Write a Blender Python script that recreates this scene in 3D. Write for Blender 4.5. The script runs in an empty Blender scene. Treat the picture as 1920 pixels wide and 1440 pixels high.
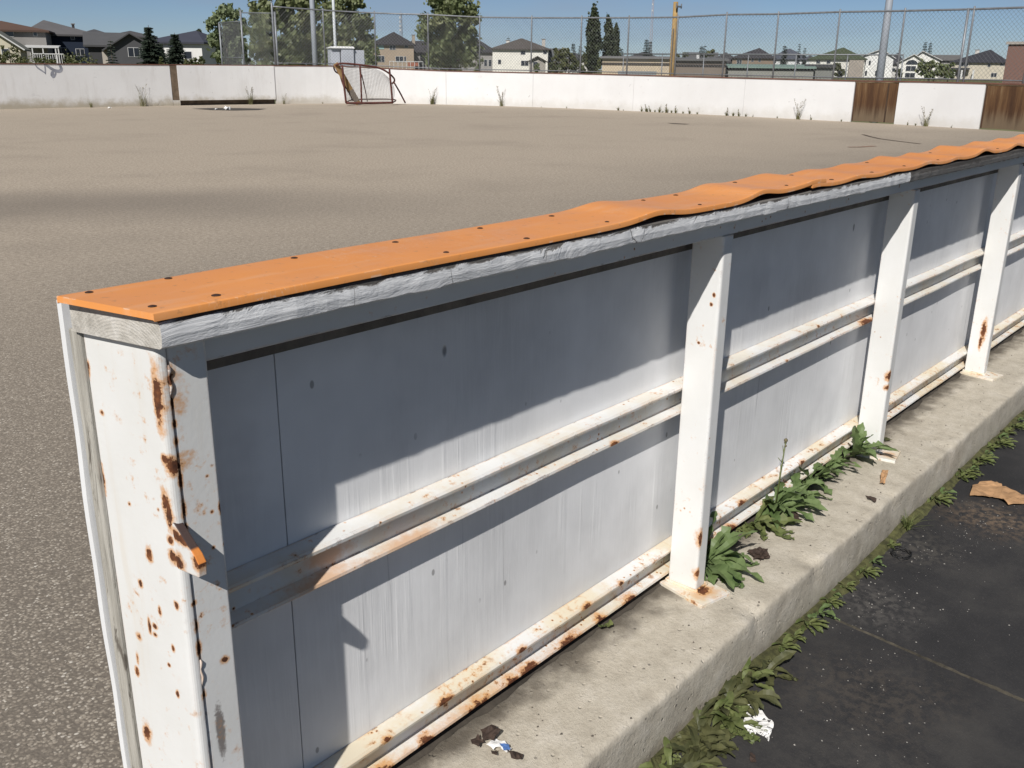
import bpy, bmesh, math, random
from mathutils import Vector, Matrix, noise as mnoise
random.seed(7)
RND = random.Random(11)
sc = bpy.context.scene
COL = sc.collection

# ------------------------------------------------------------------ camera
F, CX, CY = 1780.0, 960.0, 720.0
CAMZ = 1.267
yaw, pitch, roll = map(math.radians, (40.8213, 18.4937, 0.6645))
cy_, sy_, cp_, sp_ = math.cos(yaw), math.sin(yaw), math.cos(pitch), math.sin(pitch)
fwd = Vector((cy_*cp_, sy_*cp_, -sp_)); rgt = Vector((sy_, -cy_, 0)); upv = rgt.cross(fwd)
r_ = math.cos(roll)*rgt + math.sin(roll)*upv
u_ = -math.sin(roll)*rgt + math.cos(roll)*upv
CAM = Vector((0, 0, CAMZ))
cd = bpy.data.cameras.new('camera'); cam = bpy.data.objects.new('camera', cd); COL.objects.link(cam)
m = Matrix((r_, u_, -fwd)).transposed().to_4x4(); m.translation = CAM
cam.matrix_world = m
cd.sensor_fit = 'HORIZONTAL'; cd.sensor_width = 36; cd.lens = F/1920*36; cd.clip_end = 3000; cd.clip_start = 0.05
sc.camera = cam

def ray(px, py): return ((px-CX)/F)*r_ - ((py-CY)/F)*u_ + fwd
def onz(px, py, z):
    d = ray(px, py); return CAM + d*((z-CAMZ)/d.z)
def hor(px): # pixel row of the horizon
    return CY - F*math.tan(pitch) + (px-960)*0.01165
def azi(px):
    d = ray(px, 125); return Vector((d.x, d.y, 0)).normalized()
def at(px, py, D):  # a point at horizontal distance D
    d = ray(px, py); return CAM + d*(D/math.hypot(d.x, d.y))

# ------------------------------------------------------------------ materials
class NT:
    def __init__(s, name, rough=0.7, spec=0.4):
        s.m = bpy.data.materials.new(name); s.m.use_nodes = True
        s.t = s.m.node_tree; s.t.nodes.clear()
        s.out = s.n('ShaderNodeOutputMaterial'); s.b = s.n('ShaderNodeBsdfPrincipled')
        s.l(s.b.outputs[0], s.out.inputs[0])
        s.b.inputs['Roughness'].default_value = rough
        s.b.inputs['Specular IOR Level'].default_value = spec
        s.tc = s.n('ShaderNodeTexCoord'); s.co = s.tc.outputs['Object']
    def n(s, t, **k):
        x = s.t.nodes.new(t)
        for a, b in k.items(): setattr(x, a, b)
        return x
    def l(s, a, b): s.t.links.new(a, b)
    def put(s, v, sock):
        if isinstance(v, (int, float)): sock.default_value = v
        elif isinstance(v, (tuple, list)):
            v = tuple(v)
            sock.default_value = v if len(sock.default_value) == len(v) else v+(1.0,)
        else: s.l(v, sock)
    def map(s, scale, loc=(0,0,0), co=None):
        x = s.n('ShaderNodeMapping'); s.l(co or s.co, x.inputs[0])
        x.inputs['Scale'].default_value = scale; x.inputs['Location'].default_value = loc
        return x.outputs[0]
    def noise(s, scale, detail=4, rough=.55, co=None, dist=0, out=0):
        x = s.n('ShaderNodeTexNoise'); s.l(co or s.co, x.inputs['Vector'])
        x.inputs['Scale'].default_value = scale; x.inputs['Detail'].default_value = detail
        x.inputs['Roughness'].default_value = rough; x.inputs['Distortion'].default_value = dist
        return x.outputs[out]
    def voro(s, scale, co=None, feature='F1', out='Distance', rnd=1):
        x = s.n('ShaderNodeTexVoronoi', feature=feature); s.l(co or s.co, x.inputs['Vector'])
        x.inputs['Scale'].default_value = scale
        if 'Randomness' in x.inputs: x.inputs['Randomness'].default_value = rnd
        return x.outputs[out]
    def ramp(s, fac, stops):
        x = s.n('ShaderNodeValToRGB'); s.put(fac, x.inputs[0]); e = x.color_ramp.elements
        while len(e) < len(stops): e.new(0.5)
        for q, (p, c) in zip(e, stops):
            q.position = p; q.color = (c, c, c, 1) if isinstance(c, (int, float)) else tuple(c)+(1,)
        return x.outputs[0]
    def mix(s, fac, a, b, mode='MIX'):
        x = s.n('ShaderNodeMix', data_type='RGBA', blend_type=mode)
        s.put(fac, x.inputs[0]); s.put(a, x.inputs[6]); s.put(b, x.inputs[7]); return x.outputs[2]
    def math(s, op, a, b=0.0, c=None):
        x = s.n('ShaderNodeMath', operation=op); s.put(a, x.inputs[0]); s.put(b, x.inputs[1])
        if c is not None: s.put(c, x.inputs[2])
        return x.outputs[0]
    def smooth(s, v, a, b):   # smoothstep
        x = s.n('ShaderNodeMapRange', interpolation_type='SMOOTHSTEP'); s.put(v, x.inputs[0])
        x.inputs[1].default_value = a; x.inputs[2].default_value = b; return x.outputs[0]
    def xyz(s, co=None):
        x = s.n('ShaderNodeSeparateXYZ'); s.l(co or s.co, x.inputs[0]); return x.outputs
    def bump(s, h, strength=.3, dist=.01, prev=None):
        x = s.n('ShaderNodeBump'); s.put(h, x.inputs['Height'])
        x.inputs['Strength'].default_value = strength; x.inputs['Distance'].default_value = dist
        if prev: s.l(prev, x.inputs['Normal'])
        return x.outputs[0]
    def done(s, col, rough=None, normal=None):
        s.put(col, s.b.inputs['Base Color'])
        if rough is not None: s.put(rough, s.b.inputs['Roughness'])
        if normal is not None: s.l(normal, s.b.inputs['Normal'])
        return s.m

def simple(name, c, rough=.7, var=.15, scale=8, bump=0.0, spec=.4, metal=0):
    t = NT(name, rough, spec); n = t.noise(scale, 5)
    dark = tuple(x*(1-var) for x in c); lite = tuple(min(1, x*(1+var)) for x in c)
    col = t.ramp(n, [(.3, dark), (.7, lite)])
    t.b.inputs['Metallic'].default_value = metal
    return t.done(col, None, t.bump(t.noise(scale*6, 3), bump, .004) if bump else None)

MAT = {}
# court : worn tan asphalt with exposed aggregate
def mk_court():
    t = NT('court_asphalt', .85, .25)
    wv = t.n('ShaderNodeVectorMath', operation='SCALE'); t.l(t.noise(60, 3, .6, out=1), wv.inputs[0]); wv.inputs['Scale'].default_value = .012
    av = t.n('ShaderNodeVectorMath', operation='ADD'); t.l(t.co, av.inputs[0]); t.l(wv.outputs[0], av.inputs[1]); wc = av.outputs[0]
    st = t.voro(135, wc, out='Color'); stv = t.xyz(st)[0]
    d = t.voro(135, wc, out='Distance')
    gcol = t.ramp(stv, [(0, (.15,.128,.104)), (.5, (.27,.232,.188)), (.86, (.37,.325,.265)), (.97, (.50,.45,.38)), (1, (.60,.56,.49))])
    binder = (.165,.142,.117)
    fac = t.smooth(d, .34, .66)
    col = t.mix(fac, gcol, binder)
    x, y, z = t.xyz()
    # paler speckled tone growing further out in the rink, and a long damp band
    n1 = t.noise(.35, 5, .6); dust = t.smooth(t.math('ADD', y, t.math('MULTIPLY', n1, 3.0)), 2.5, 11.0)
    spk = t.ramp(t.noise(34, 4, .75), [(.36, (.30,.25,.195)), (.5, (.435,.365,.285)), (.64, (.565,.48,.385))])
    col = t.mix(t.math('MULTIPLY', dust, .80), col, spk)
    n2 = t.noise(.45, 5, .6)
    blot = t.smooth(n2, .48, .72)
    col = t.mix(t.math('MULTIPLY', blot, .20), col, (.16,.135,.11))
    # damp band
    yy = t.math('SUBTRACT', t.math('ADD', y, t.math('MULTIPLY', x, .62)), t.math('MULTIPLY', t.noise(.55, 5), 1.6))
    b = t.math('SUBTRACT', 1.0, t.smooth(t.math('ABSOLUTE', t.math('SUBTRACT', yy, 10.6)), .1, 2.1))
    lim = t.math('SUBTRACT', 1.0, t.smooth(x, 4.6, 7.6))
    col = t.mix(t.math('MULTIPLY', t.math('MULTIPLY', b, lim), .50), col, (.12,.105,.09))
    nn = t.bump(t.math('SUBTRACT', 1.0, d), .32, .004); nn = t.bump(t.noise(40, 4), .12, .01, nn)
    return t.done(col, .85, nn)
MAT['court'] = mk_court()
def mk_pave():
    t = NT('dark_asphalt', .8, .35)
    n = t.noise(3, 6, .65); f = t.noise(160, 3, .7); g = t.noise(45, 4, .7)
    col = t.ramp(n, [(.3, (.017,.017,.0185)), (.5, (.029,.028,.029)), (.72, (.054,.051,.048))])
    col = t.mix(t.math('MULTIPLY', t.smooth(f, .52, .75), .45), col, (.075,.07,.066))
    x, y, z = t.xyz()
    nd = t.math('MULTIPLY', t.noise(5, 5, .7), .5)
    for (cx, cyy, r, c, s) in ((3.22,.66,.22,(.19,.135,.09),.75), (2.44,.75,.2,(.13,.12,.11),.55), (2.0,.6,.3,(.09,.075,.06),.45), (2.85,.78,.22,(.11,.1,.085),.5), (1.6,.5,.45,(.065,.06,.055),.5)):
        dx = t.math('SUBTRACT', x, cx); dy = t.math('SUBTRACT', y, cyy)
        dd = t.math('SQRT', t.math('ADD', t.math('MULTIPLY', dx, dx), t.math('MULTIPLY', dy, dy)))
        k = t.math('SUBTRACT', 1.0, t.smooth(t.math('ADD', dd, t.math('MULTIPLY', t.math('SUBTRACT', nd, .25), r*2.2)), 0, r))
        k = t.math('MULTIPLY', k, t.smooth(g, .40, .62))
        col = t.mix(t.math('MULTIPLY', k, s), col, c)
    nn = t.bump(f, .35, .004); nn = t.bump(t.noise(12, 3), .25, .01, nn)
    return t.done(col, .82, nn)
MAT['pave'] = mk_pave()
def mk_conc():
    t = NT('old_concrete', .9, .2)
    n = t.noise(11, 10, .72); f = t.noise(110, 5, .75)
    col = t.ramp(n, [(.28, (.36,.318,.255)), (.5, (.49,.442,.362)), (.72, (.60,.55,.47))])
    col = t.mix(t.math('MULTIPLY', t.smooth(f, .5, .72), .4), col, (.24,.21,.165))
    v = t.voro(26); spk = t.math('SUBTRACT', 1.0, t.smooth(v, .06, .13))
    sel = t.smooth(t.noise(9, 2), .5, .58)
    spk = t.math('MULTIPLY', spk, sel)
    col = t.mix(t.math('MULTIPLY', spk, .75), col, (.10,.09,.08))
    x, y, z = t.xyz()
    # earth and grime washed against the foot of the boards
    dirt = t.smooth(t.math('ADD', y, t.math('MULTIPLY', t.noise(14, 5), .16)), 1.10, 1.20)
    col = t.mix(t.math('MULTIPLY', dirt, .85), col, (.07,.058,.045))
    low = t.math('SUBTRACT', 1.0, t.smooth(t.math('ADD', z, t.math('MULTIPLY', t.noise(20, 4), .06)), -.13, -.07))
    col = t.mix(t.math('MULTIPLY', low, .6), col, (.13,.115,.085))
    pit = t.voro(48); pits = t.math('MULTIPLY', t.math('SUBTRACT', 1.0, t.smooth(pit, .10, .24)), t.smooth(t.noise(15, 2), .52, .6))
    h = t.math('SUBTRACT', t.math('MULTIPLY', f, .5), t.math('MULTIPLY', pits, .8))
    nn = t.bump(h, .6, .008); nn = t.bump(n, .4, .02, nn)
    return t.done(col, .9, nn)
MAT['conc'] = mk_conc()
def edge_mask(t, radius, lo=.02, hi=.16):
    bv = t.n('ShaderNodeBevel'); bv.samples = 4; bv.inputs[0].default_value = radius
    g = t.n('ShaderNodeNewGeometry')
    d = t.n('ShaderNodeVectorMath', operation='DOT_PRODUCT'); t.l(bv.outputs[0], d.inputs[0]); t.l(g.outputs['Normal'], d.inputs[1])
    return t.smooth(t.math('SUBTRACT', 1.0, d.outputs['Value']), lo, hi)
def mk_steel(name, spots=(), amount=.5, edge=True, streak=True, rough=.38, scrape=(), stains=(), cream=0):
    """white gloss paint on steel with rust that breaks through"""
    t = NT(name, rough, .45)
    n = t.noise(3.5, 5, .6); fine = t.noise(42, 5, .7); big = t.noise(9, 5, .6)
    col = t.ramp(n, [(.3, (.68,.675,.65)), (.7, (.765,.765,.755))])
    rust = t.ramp(t.noise(60, 5, .7), [(.3, (.040,.015,.008)), (.55, (.13,.043,.015)), (.8, (.34,.13,.04))])
    s0 = 1-amount
    a = t.math('MULTIPLY', t.smooth(fine, .60+.12*s0, .67+.12*s0), t.smooth(big, .46, .60))
    halo = t.math('MULTIPLY', t.smooth(fine, .50+.12*s0, .66+.12*s0), t.smooth(big, .42, .60))
    if edge:
        e = edge_mask(t, .007)
        ea = t.math('MULTIPLY', e, t.math('MULTIPLY', t.smooth(t.noise(30, 4, .7), .55, .63), t.smooth(big, .40, .56)))
        a = t.math('MAXIMUM', a, ea)
        halo = t.math('MAXIMUM', halo, t.math('MULTIPLY', e, t.smooth(t.noise(13, 4), .40, .66)))
    dv = t.voro(62); dg = t.smooth(t.noise(11, 3), .60+.08*(.42-amount), .64+.08*(.42-amount)); a = t.math('MAXIMUM', a, t.math('MULTIPLY', t.math('SUBTRACT', 1.0, t.smooth(dv, .09, .14)), dg)); halo = t.math('MAXIMUM', halo, t.math('MULTIPLY', t.math('SUBTRACT', 1.0, t.smooth(dv, .10, .28)), dg))
    if spots:
        x, y, z = t.xyz(); wob = t.math('ADD', t.math('MULTIPLY', t.math('SUBTRACT', t.noise(130, 5, .75), .5), 1.5), t.math('MULTIPLY', t.math('SUBTRACT', t.noise(48, 3, .6), .48), 1.5))
        for (sx, sy, sz, rx, ry, rz) in spots:
            q = None
            for ax, c, r in ((x, sx, rx), (y, sy, ry), (z, sz, rz)):
                if r is None: continue
                k = t.math('DIVIDE', t.math('SUBTRACT', ax, c), r); k = t.math('MULTIPLY', k, k)
                q = k if q is None else t.math('ADD', q, k)
            q = t.math('ADD', t.math('SQRT', q), wob)
            a = t.math('MAXIMUM', a, t.math('SUBTRACT', 1.0, t.smooth(q, .75, .95)))
            halo = t.math('MAXIMUM', halo, t.math('SUBTRACT', 1.0, t.smooth(q, .85, 1.7)))
    for (sx, sy, sz, rx, ry, rz) in stains:
        x, y, z = t.xyz(); q = None
        for ax, c, r in ((x, sx, rx), (y, sy, ry), (z, sz, rz)):
            k = t.math('DIVIDE', t.math('SUBTRACT', ax, c), r); k = t.math('MULTIPLY', k, k); q = k if q is None else t.math('ADD', q, k)
        q = t.math('ADD', t.math('SQRT', q), t.math('MULTIPLY', t.math('SUBTRACT', t.noise(40, 5, .7), .5), 1.6))
        halo = t.math('MAXIMUM', halo, t.math('MULTIPLY', t.math('SUBTRACT', 1.0, t.smooth(q, .3, 1.2)), .75))
    if cream:
        cn = t.noise(6, 5, .65); col = t.mix(t.math('MULTIPLY', t.smooth(cn, .38, .62), cream), col, (.66,.57,.40))
    if streak:
        sn = t.noise(1, 4, .6, t.map((30, 30, 2.2)))
        col = t.mix(t.math('MULTIPLY', t.smooth(sn, .55, .8), .28), col, (.60,.50,.36))
    for (sx, sy, sz, rx, ry, rz) in scrape:
        x, y, z = t.xyz(); k = t.math('DIVIDE', t.math('SUBTRACT', x, sx), rx); k2 = t.math('DIVIDE', t.math('SUBTRACT', z, sz), rz)
        q = t.math('SQRT', t.math('ADD', t.math('MULTIPLY', k, k), t.math('MULTIPLY', k2, k2))); q = t.math('ADD', q, t.math('MULTIPLY', t.math('SUBTRACT', t.noise(150, 5, .8), .5), 1.6))
        col = t.mix(t.math('MULTIPLY', t.math('SUBTRACT', 1.0, t.smooth(q, .6, 1.0)), .85), col, (.15,.125,.115))
    col = t.mix(t.math('MULTIPLY', halo, .80), col, (.60,.27,.06))
    col = t.mix(a, col, rust)
    nn = t.bump(t.noise(22, 4), .05, .006); nn = t.bump(t.math('SUBTRACT', t.math('MULTIPLY', t.noise(120, 2), .5), t.math('MULTIPLY', a, .9)), .2, .002, nn)
    rr = t.math('MULTIPLY_ADD', a, .5, rough)
    return t.done(col, rr, nn)
# rust patches where the photograph has them (world position, radii)
ESP = [(.53,1.021,.886,.03,.0065,.036), (.53,1.02,.806,.03,.006,.007), (.53,1.013,.796,.03,.007,.011), (.53,1.024,.738,.03,.0055,.024), (.53,1.029,.748,.03,.006,.018),
       (.53,1.071,.661,.03,.0055,.010), (.53,1.025,.672,.03,.008,.010), (.53,1.026,.694,.03,.006,.006), (.53,1.097,.611,.03,.004,.006), (.53,1.0645,.579,.03,.0035,.007), (.53,1.029,.5995,.03,.0045,.006),
       (.53,1.089,.548,.03,.003,.010), (.53,1.0775,.551,.03,.0045,.0045), (.53,1.0796,.538,.03,.004,.004), (.53,1.1144,.523,.03,.005,.006), (.53,1.046,.529,.03,.003,.005), (.53,1.0587,.498,.03,.003,.003), (.53,1.048,.456,.03,.003,.005),
       (.53,1.13,.845,.03,.0035,.0035), (.53,1.099,.726,.03,.003,.003), (.53,1.124,.485,.03,.003,.010), (.53,1.1285,.46,.03,.004,.007), (.53,1.125,.36,.03,.008,.016), (.585,1.02,.495,.006,.03,.006), (.600,1.02,.72,.003,.03,.008), (.53,1.145,.75,.03,.003,.02), (.53,1.145,.90,.03,.003,.012)]
SEAM = [(.548,1.02,z,.0038,.03,r) for z, r in ((.876,.010),(.85,.006),(.827,.008),(.794,.005),(.776,.012),(.734,.012),(.709,.006),(.566,.008),(.53,.012),(.46,.006),(.60,.004),(.905,.006))]
SCRAPE = [(.5675,1.02,.39,.0085,.03,.052)]
MAT['end_steel'] = mk_steel('end_post_paint', ESP+SEAM, .42, True, True, .38, SCRAPE)
MAT['post'] = mk_steel('post_paint', [(4.354,1.06,.20,.02,.010,.045),(4.354,1.066,.15,.02,.006,.03),(4.40,1.028,.13,.006,.03,.06),(1.92,1.032,.155,.006,.012,.022),(1.92,1.032,.055,.006,.012,.014),(1.915,1.045,.775,.01,.0035,.005),(1.915,1.05,.752,.01,.0035,.004),(1.915,1.075,.655,.01,.003,.003),(3.14,1.032,.29,.008,.012,.016),(3.14,1.034,.25,.008,.01,.01)], .22, True, False)
MAT['rail'] = mk_steel('rail_paint', [(3.10,1.115,.472,.05,.02,.008),(2.7,1.112,.535,.008,.008,.004),(2.5,1.115,.47,.008,.01,.004),(1.64,1.115,.47,.016,.012,.004)], .72, True, False, .45, (), [(.84,1.11,.47,.09,.05,.02),(1.02,1.11,.47,.10,.04,.016),(.86,1.14,.50,.06,.03,.02)], .45)
MAT['lowrail'] = mk_steel('low_rail_paint', [(x,1.115,.024,r,.02,.012) for x, r in ((.93,.03),(1.05,.022),(1.20,.035),(1.30,.02),(1.36,.03),(1.50,.04),(1.62,.02),(1.74,.028),(2.12,.04),(2.25,.03))]+[(x,1.112,.09,r,.012,.007) for x, r in ((.95,.012),(1.1,.02),(1.33,.014),(1.56,.018),(1.7,.01),(2.3,.02),(2.7,.015))], 1.15, True, False, .5, (), [(1.2,1.11,.02,.4,.05,.02)], .8)
MAT['band'] = mk_steel('band_paint', (), .2, True, False, .5)
MAT['plate'] = mk_steel('plate_paint', [(1.93,1.015,.0085,.022,.018,.01)], 1.1, True, False, .6, (), [(1.93,1.01,.008,.05,.04,.03),(3.15,1.0,.008,.04,.03,.03)], .8)
def _hook(m):
    nt = m.node_tree; b = next(n for n in nt.nodes if n.type == 'BSDF_PRINCIPLED'); src = b.inputs['Base Color'].links[0].from_socket
    T = NT.__new__(NT); T.m = m; T.t = nt; T.co = next(n for n in nt.nodes if n.type == 'TEX_COORD').outputs['Object']
    g = T.n('ShaderNodeNewGeometry'); nz = T.xyz(g.outputs['Normal'])[2]; y = T.xyz()[1]; up = T.smooth(nz, .25, .45)
    c = T.mix(T.smooth(y, .980, .984), (.62,.22,.05), (.060,.038,.034)); T.l(T.mix(up, src, c), b.inputs['Base Color']); return m
MAT['hook'] = mk_steel('hook_paint', [(.538,1.0,.705,.03,.03,.008),(.538,.968,.685,.03,.012,.012),(.538,1.015,.668,.03,.012,.012)], 1.0, True, False, .5)
_hook(MAT['hook'])
def mk_panel(name, base=(.80,.80,.805)):
    t = NT(name, .55, .35)
    g = t.noise(1, 6, .62, t.map((75, 75, 1.5)), .4); g2 = t.noise(1, 4, .6, t.map((22, 22, .9)))
    big = t.noise(2.2, 4, .6)
    col = t.ramp(big, [(.3, tuple(c*.80 for c in base)), (.7, tuple(min(1,c*1.10) for c in base))])
    gate = t.math('MULTIPLY', t.smooth(g2, .50, .64), t.smooth(t.noise(3.1, 3), .42, .6))
    gr = t.noise(1, 7, .7, t.map((120, 120, 7)), .8); bl = t.noise(1, 5, .65, t.map((7, 7, 3)))
    col = t.mix(t.math('MULTIPLY', t.smooth(gr, .40, .66), t.math('MULTIPLY', t.smooth(t.noise(2.7, 4), .35, .65), .34)), col, (.86,.86,.865))
    col = t.mix(t.math('MULTIPLY', t.smooth(bl, .50, .74), .17), col, (.40,.40,.42))
    crack = t.math('MULTIPLY', t.math('SUBTRACT', 1.0, t.smooth(g, .30, .37)), gate)
    pale = t.math('MULTIPLY', t.smooth(g, .60, .68), gate)
    col = t.mix(t.math('MULTIPLY', crack, .55), col, (.10,.10,.11))
    col = t.mix(t.math('MULTIPLY', pale, .18), col, (.82,.82,.81))
    v = t.voro(7.5, t.map((1, 1, .55))); knot = t.math('MULTIPLY', t.math('SUBTRACT', 1.0, t.smooth(v, .035, .065)), t.smooth(t.noise(5, 2), .5, .55))
    col = t.mix(t.math('MULTIPLY', knot, .7), col, (.09,.09,.10))
    v2 = t.voro(17, t.map((1, 1, .6))); col = t.mix(t.math('MULTIPLY', t.math('MULTIPLY', t.math('SUBTRACT', 1.0, t.smooth(v2, .05, .085)), t.smooth(t.noise(4, 2), .5, .56)), .6), col, (.12,.11,.11))
    x, y, z = t.xyz()
    low = t.math('SUBTRACT', 1.0, t.smooth(t.math('ADD', z, t.math('MULTIPLY', t.noise(9, 4), .12)), .07, .22))
    col = t.mix(t.math('MULTIPLY', low, .35), col, (.55,.47,.36))
    smear = t.smooth(t.noise(1.3, 5, .7), .56, .75)
    col = t.mix(t.math('MULTIPLY', smear, .36), col, (.28,.28,.30))
    h = t.math('ADD', t.math('MULTIPLY', g, t.math('MULTIPLY_ADD', gate, .24, .10)), t.math('MULTIPLY', knot, -.6))
    nn = t.bump(h, .55, .006); nn = t.bump(t.noise(1, 4, .6, t.map((12, 12, 5))), .10, .01, nn)
    return t.done(col, .55, nn)
MAT['panel'] = mk_panel('painted_plywood')
def mk_timber(name, paintc, woodc, peel_shade):
    t = NT(name, .8, .2)
    g = t.noise(1, 6, .65, t.map((3, 60, 60))); r = t.noise(1, 6, .7, t.map((9, 30, 30)), 1.2)
    x, y, z = t.xyz()
    paint = t.ramp(t.noise(20, 4), [(.3, tuple(c*.85 for c in paintc)), (.7, paintc)])
    wood = t.ramp(g, [(.3, tuple(c*.5 for c in woodc)), (.7, tuple(c*1.35 for c in woodc))])
    # peeled paint; the dark upper edge also paints in the cap's shadow
    k = t.math('ADD', t.math('MULTIPLY', t.math('SUBTRACT', z, .952), 28.5), t.math('MULTIPLY', t.math('SUBTRACT', r, .5), 1.1))
    f = t.smooth(k, peel_shade-.06, peel_shade+.06)
    sl = t.noise(1, 3, .5, t.map((11, 4, 5)), .5); cr = t.math('SUBTRACT', 1.0, t.smooth(t.math('ABSOLUTE', t.math('SUBTRACT', sl, .5)), .002, .007))
    f = t.math('MAXIMUM', f, t.math('MULTIPLY', t.math('MULTIPLY', cr, t.smooth(t.noise(6, 2), .48, .58)), .6))
    col = t.mix(f, paint, wood)
    nn = t.bump(t.math('SUBTRACT', t.math('MULTIPLY', r, .6), t.math('MULTIPLY', f, .5)), .8, .008); nn = t.bump(g, .4, .004, nn)
    return t.done(col, .8, nn)
MAT['timber'] = mk_timber('peeling_timber', (.72,.725,.735), (.14,.13,.12), .80)
MAT['timber_grey'] = mk_timber('bare_grey_timber', (.15,.145,.14), (.085,.078,.072), .55)
def mk_endwood():
    t = NT('timber_end_grain', .85, .2)
    x, y, z = t.xyz()
    cxx = t.math('SUBTRACT', y, 1.06); cz = t.math('SUBTRACT', z, .90)
    rr = t.math('SQRT', t.math('ADD', t.math('MULTIPLY', cxx, cxx), t.math('MULTIPLY', cz, cz)))
    w = t.math('SINE', t.math('ADD', t.math('MULTIPLY', rr, 1500), t.math('MULTIPLY', t.noise(30, 4), 8)))
    col = t.ramp(t.noise(25, 5, .7), [(.3, (.33,.31,.275)), (.5, (.48,.455,.41)), (.64, (.57,.545,.505)), (.72, (.76,.75,.73))])
    return t.done(col, .85, t.bump(t.math('ADD', t.math('MULTIPLY', w, .10), t.math('MULTIPLY', t.noise(60, 5, .75), 3)), .4, .003))
MAT['endwood'] = mk_endwood()
def mk_ply():
    t = NT('grey_plywood_edge', .9, .2); g = t.noise(1, 6, .65, t.map((140, 140, 5))); k = t.noise(1, 5, .7, t.map((60, 60, 9)), .6)
    col = t.ramp(g, [(.3, (.25,.235,.205)), (.5, (.40,.38,.335)), (.7, (.52,.50,.455))])
    col = t.mix(t.math('MULTIPLY', t.math('SUBTRACT', 1.0, t.smooth(k, .33, .42)), .8), col, (.085,.07,.055))
    return t.done(col, .9, t.bump(t.math('ADD', g, k), .6, .004))
MAT['plyedge'] = mk_ply()
MAT['dark_wood_shade'] = simple('dark_wood_and_recess_shade', (.17,.145,.12), .9, .3, 20, .4)
def mk_plastic():
    t = NT('white_plastic_sheet', .4, .45)
    col = t.ramp(t.noise(3, 5), [(.3, (.74,.745,.75)), (.7, (.83,.835,.84))])
    return t.done(col, .42)
MAT['plastic'] = mk_plastic()
def mk_orange():
    t = NT('orange_plastic', .36, .5)
    n = t.noise(2.5, 5, .6); s = t.noise(1, 5, .6, t.map((5, 26, 10)))
    col = t.ramp(n, [(.3, (.75,.285,.07)), (.7, (.81,.335,.10))])
    col = t.mix(t.math('MULTIPLY', t.smooth(s, .50, .72), .30), col, (.76,.46,.28))
    sp = t.math('MULTIPLY', t.smooth(t.noise(55, 3, .7), .62, .70), .45)
    col = t.mix(sp, col, (.40,.20,.09))
    dr = t.math('MULTIPLY', t.smooth(t.noise(7, 7, .75), .52, .74), .25); col = t.mix(dr, col, (.46,.26,.14))
    sc_n = t.noise(1, 3, .5, t.map((90, 8, 8)), 2.0); scr = t.math('MULTIPLY', t.math('SUBTRACT', 1.0, t.smooth(t.math('ABSOLUTE', t.math('SUBTRACT', sc_n, .5)), .003, .012)), t.smooth(t.noise(4, 2), .52, .6)); col = t.mix(t.math('MULTIPLY', scr, .4), col, (.85,.62,.45))
    e = edge_mask(t, .004); chip = t.math('MULTIPLY', e, t.smooth(t.noise(38, 3), .57, .62))
    col = t.mix(t.math('MULTIPLY', chip, .55), col, (.80,.70,.58))
    rr = t.ramp(t.noise(9, 5), [(.3, .30), (.7, .48)])
    return t.done(col, rr, t.bump(t.noise(30, 4), .05, .004))
MAT['orange'] = mk_orange()
MAT['screw'] = simple('rusty_screw', (.05,.024,.015), .7, .4, 300, .3)
def mk_farwall():
    t = NT('white_board_panel', .5, .35)
    col = t.ramp(t.noise(.7, 5, .6), [(.3, (.68,.675,.67)), (.7, (.755,.755,.755))])
    x, y, z = t.xyz()
    low = t.math('SUBTRACT', 1.0, t.smooth(t.math('SUBTRACT', z, t.math('MULTIPLY', t.noise(2.6, 5, .7), .55)), -.26, .06))
    leftf = t.math('SUBTRACT', 1.0, t.smooth(x, 18, 24))
    col = t.mix(t.math('MULTIPLY', low, t.math('MULTIPLY_ADD', leftf, .55, .25)), col, (.33,.28,.19))
    st = t.math('MULTIPLY', t.smooth(t.noise(1, 5, .7, t.map((2.5, 2.5, .5))), .5, .74), t.math('MULTIPLY_ADD', leftf, .22, .06))
    col = t.mix(st, col, (.45,.42,.39))
    sf = t.math('MULTIPLY', t.smooth(t.noise(1, 4, .6, t.map((3.2, 3.2, 7))), .66, .74), .22); col = t.mix(sf, col, (.38,.37,.37))
    sp = t.math('MULTIPLY', t.smooth(t.noise(7, 3, .6), .69, .74), .35)
    col = t.mix(sp, col, (.25,.24,.24))
    return t.done(col, .5)
MAT['farwall'] = mk_farwall()
def mk_rustdoor():
    t = NT('rusted_sheet', .8, .25)
    a = t.noise(1, 6, .7, t.map((7, 7, .5))); b = t.noise(1.6, 5)
    x, y, z = t.xyz()
    col = t.ramp(t.math('MULTIPLY_ADD', z, -.16, t.math('ADD', a, .08)), [(.28, (.20,.13,.07)), (.42, (.12,.064,.030)), (.56, (.07,.035,.018)), (.75, (.035,.019,.012))])
    low = t.math('SUBTRACT', 1.0, t.smooth(t.math('ADD', z, t.math('MULTIPLY', a, .9)), .55, .95))
    col = t.mix(t.math('MULTIPLY', low, .7), col, (.175,.135,.09))
    return t.done(col, .8)
MAT['rustdoor'] = mk_rustdoor()
MAT['caprail'] = simple('red_brown_cap', (.14,.065,.045), .75, .3, 3)
MAT['postbrown'] = simple('brown_post', (.15,.11,.075), .85, .3, 6)
MAT['galv'] = simple('galvanised_steel', (.21,.22,.235), .5, .2, 10, 0, .5, .35)
MAT['wire'] = simple('chain_link_wire', (.17,.175,.18), .5, .2, 10, 0, .5, .4)
MAT['pole'] = simple('grey_pole_paint', (.30,.325,.365), .5, .12, 3)
MAT['polewhite'] = simple('pale_pole_paint', (.55,.58,.60), .5, .12, 3)
MAT['woodpole'] = simple('tan_wood_pole', (.32,.21,.085), .85, .25, 5)
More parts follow.
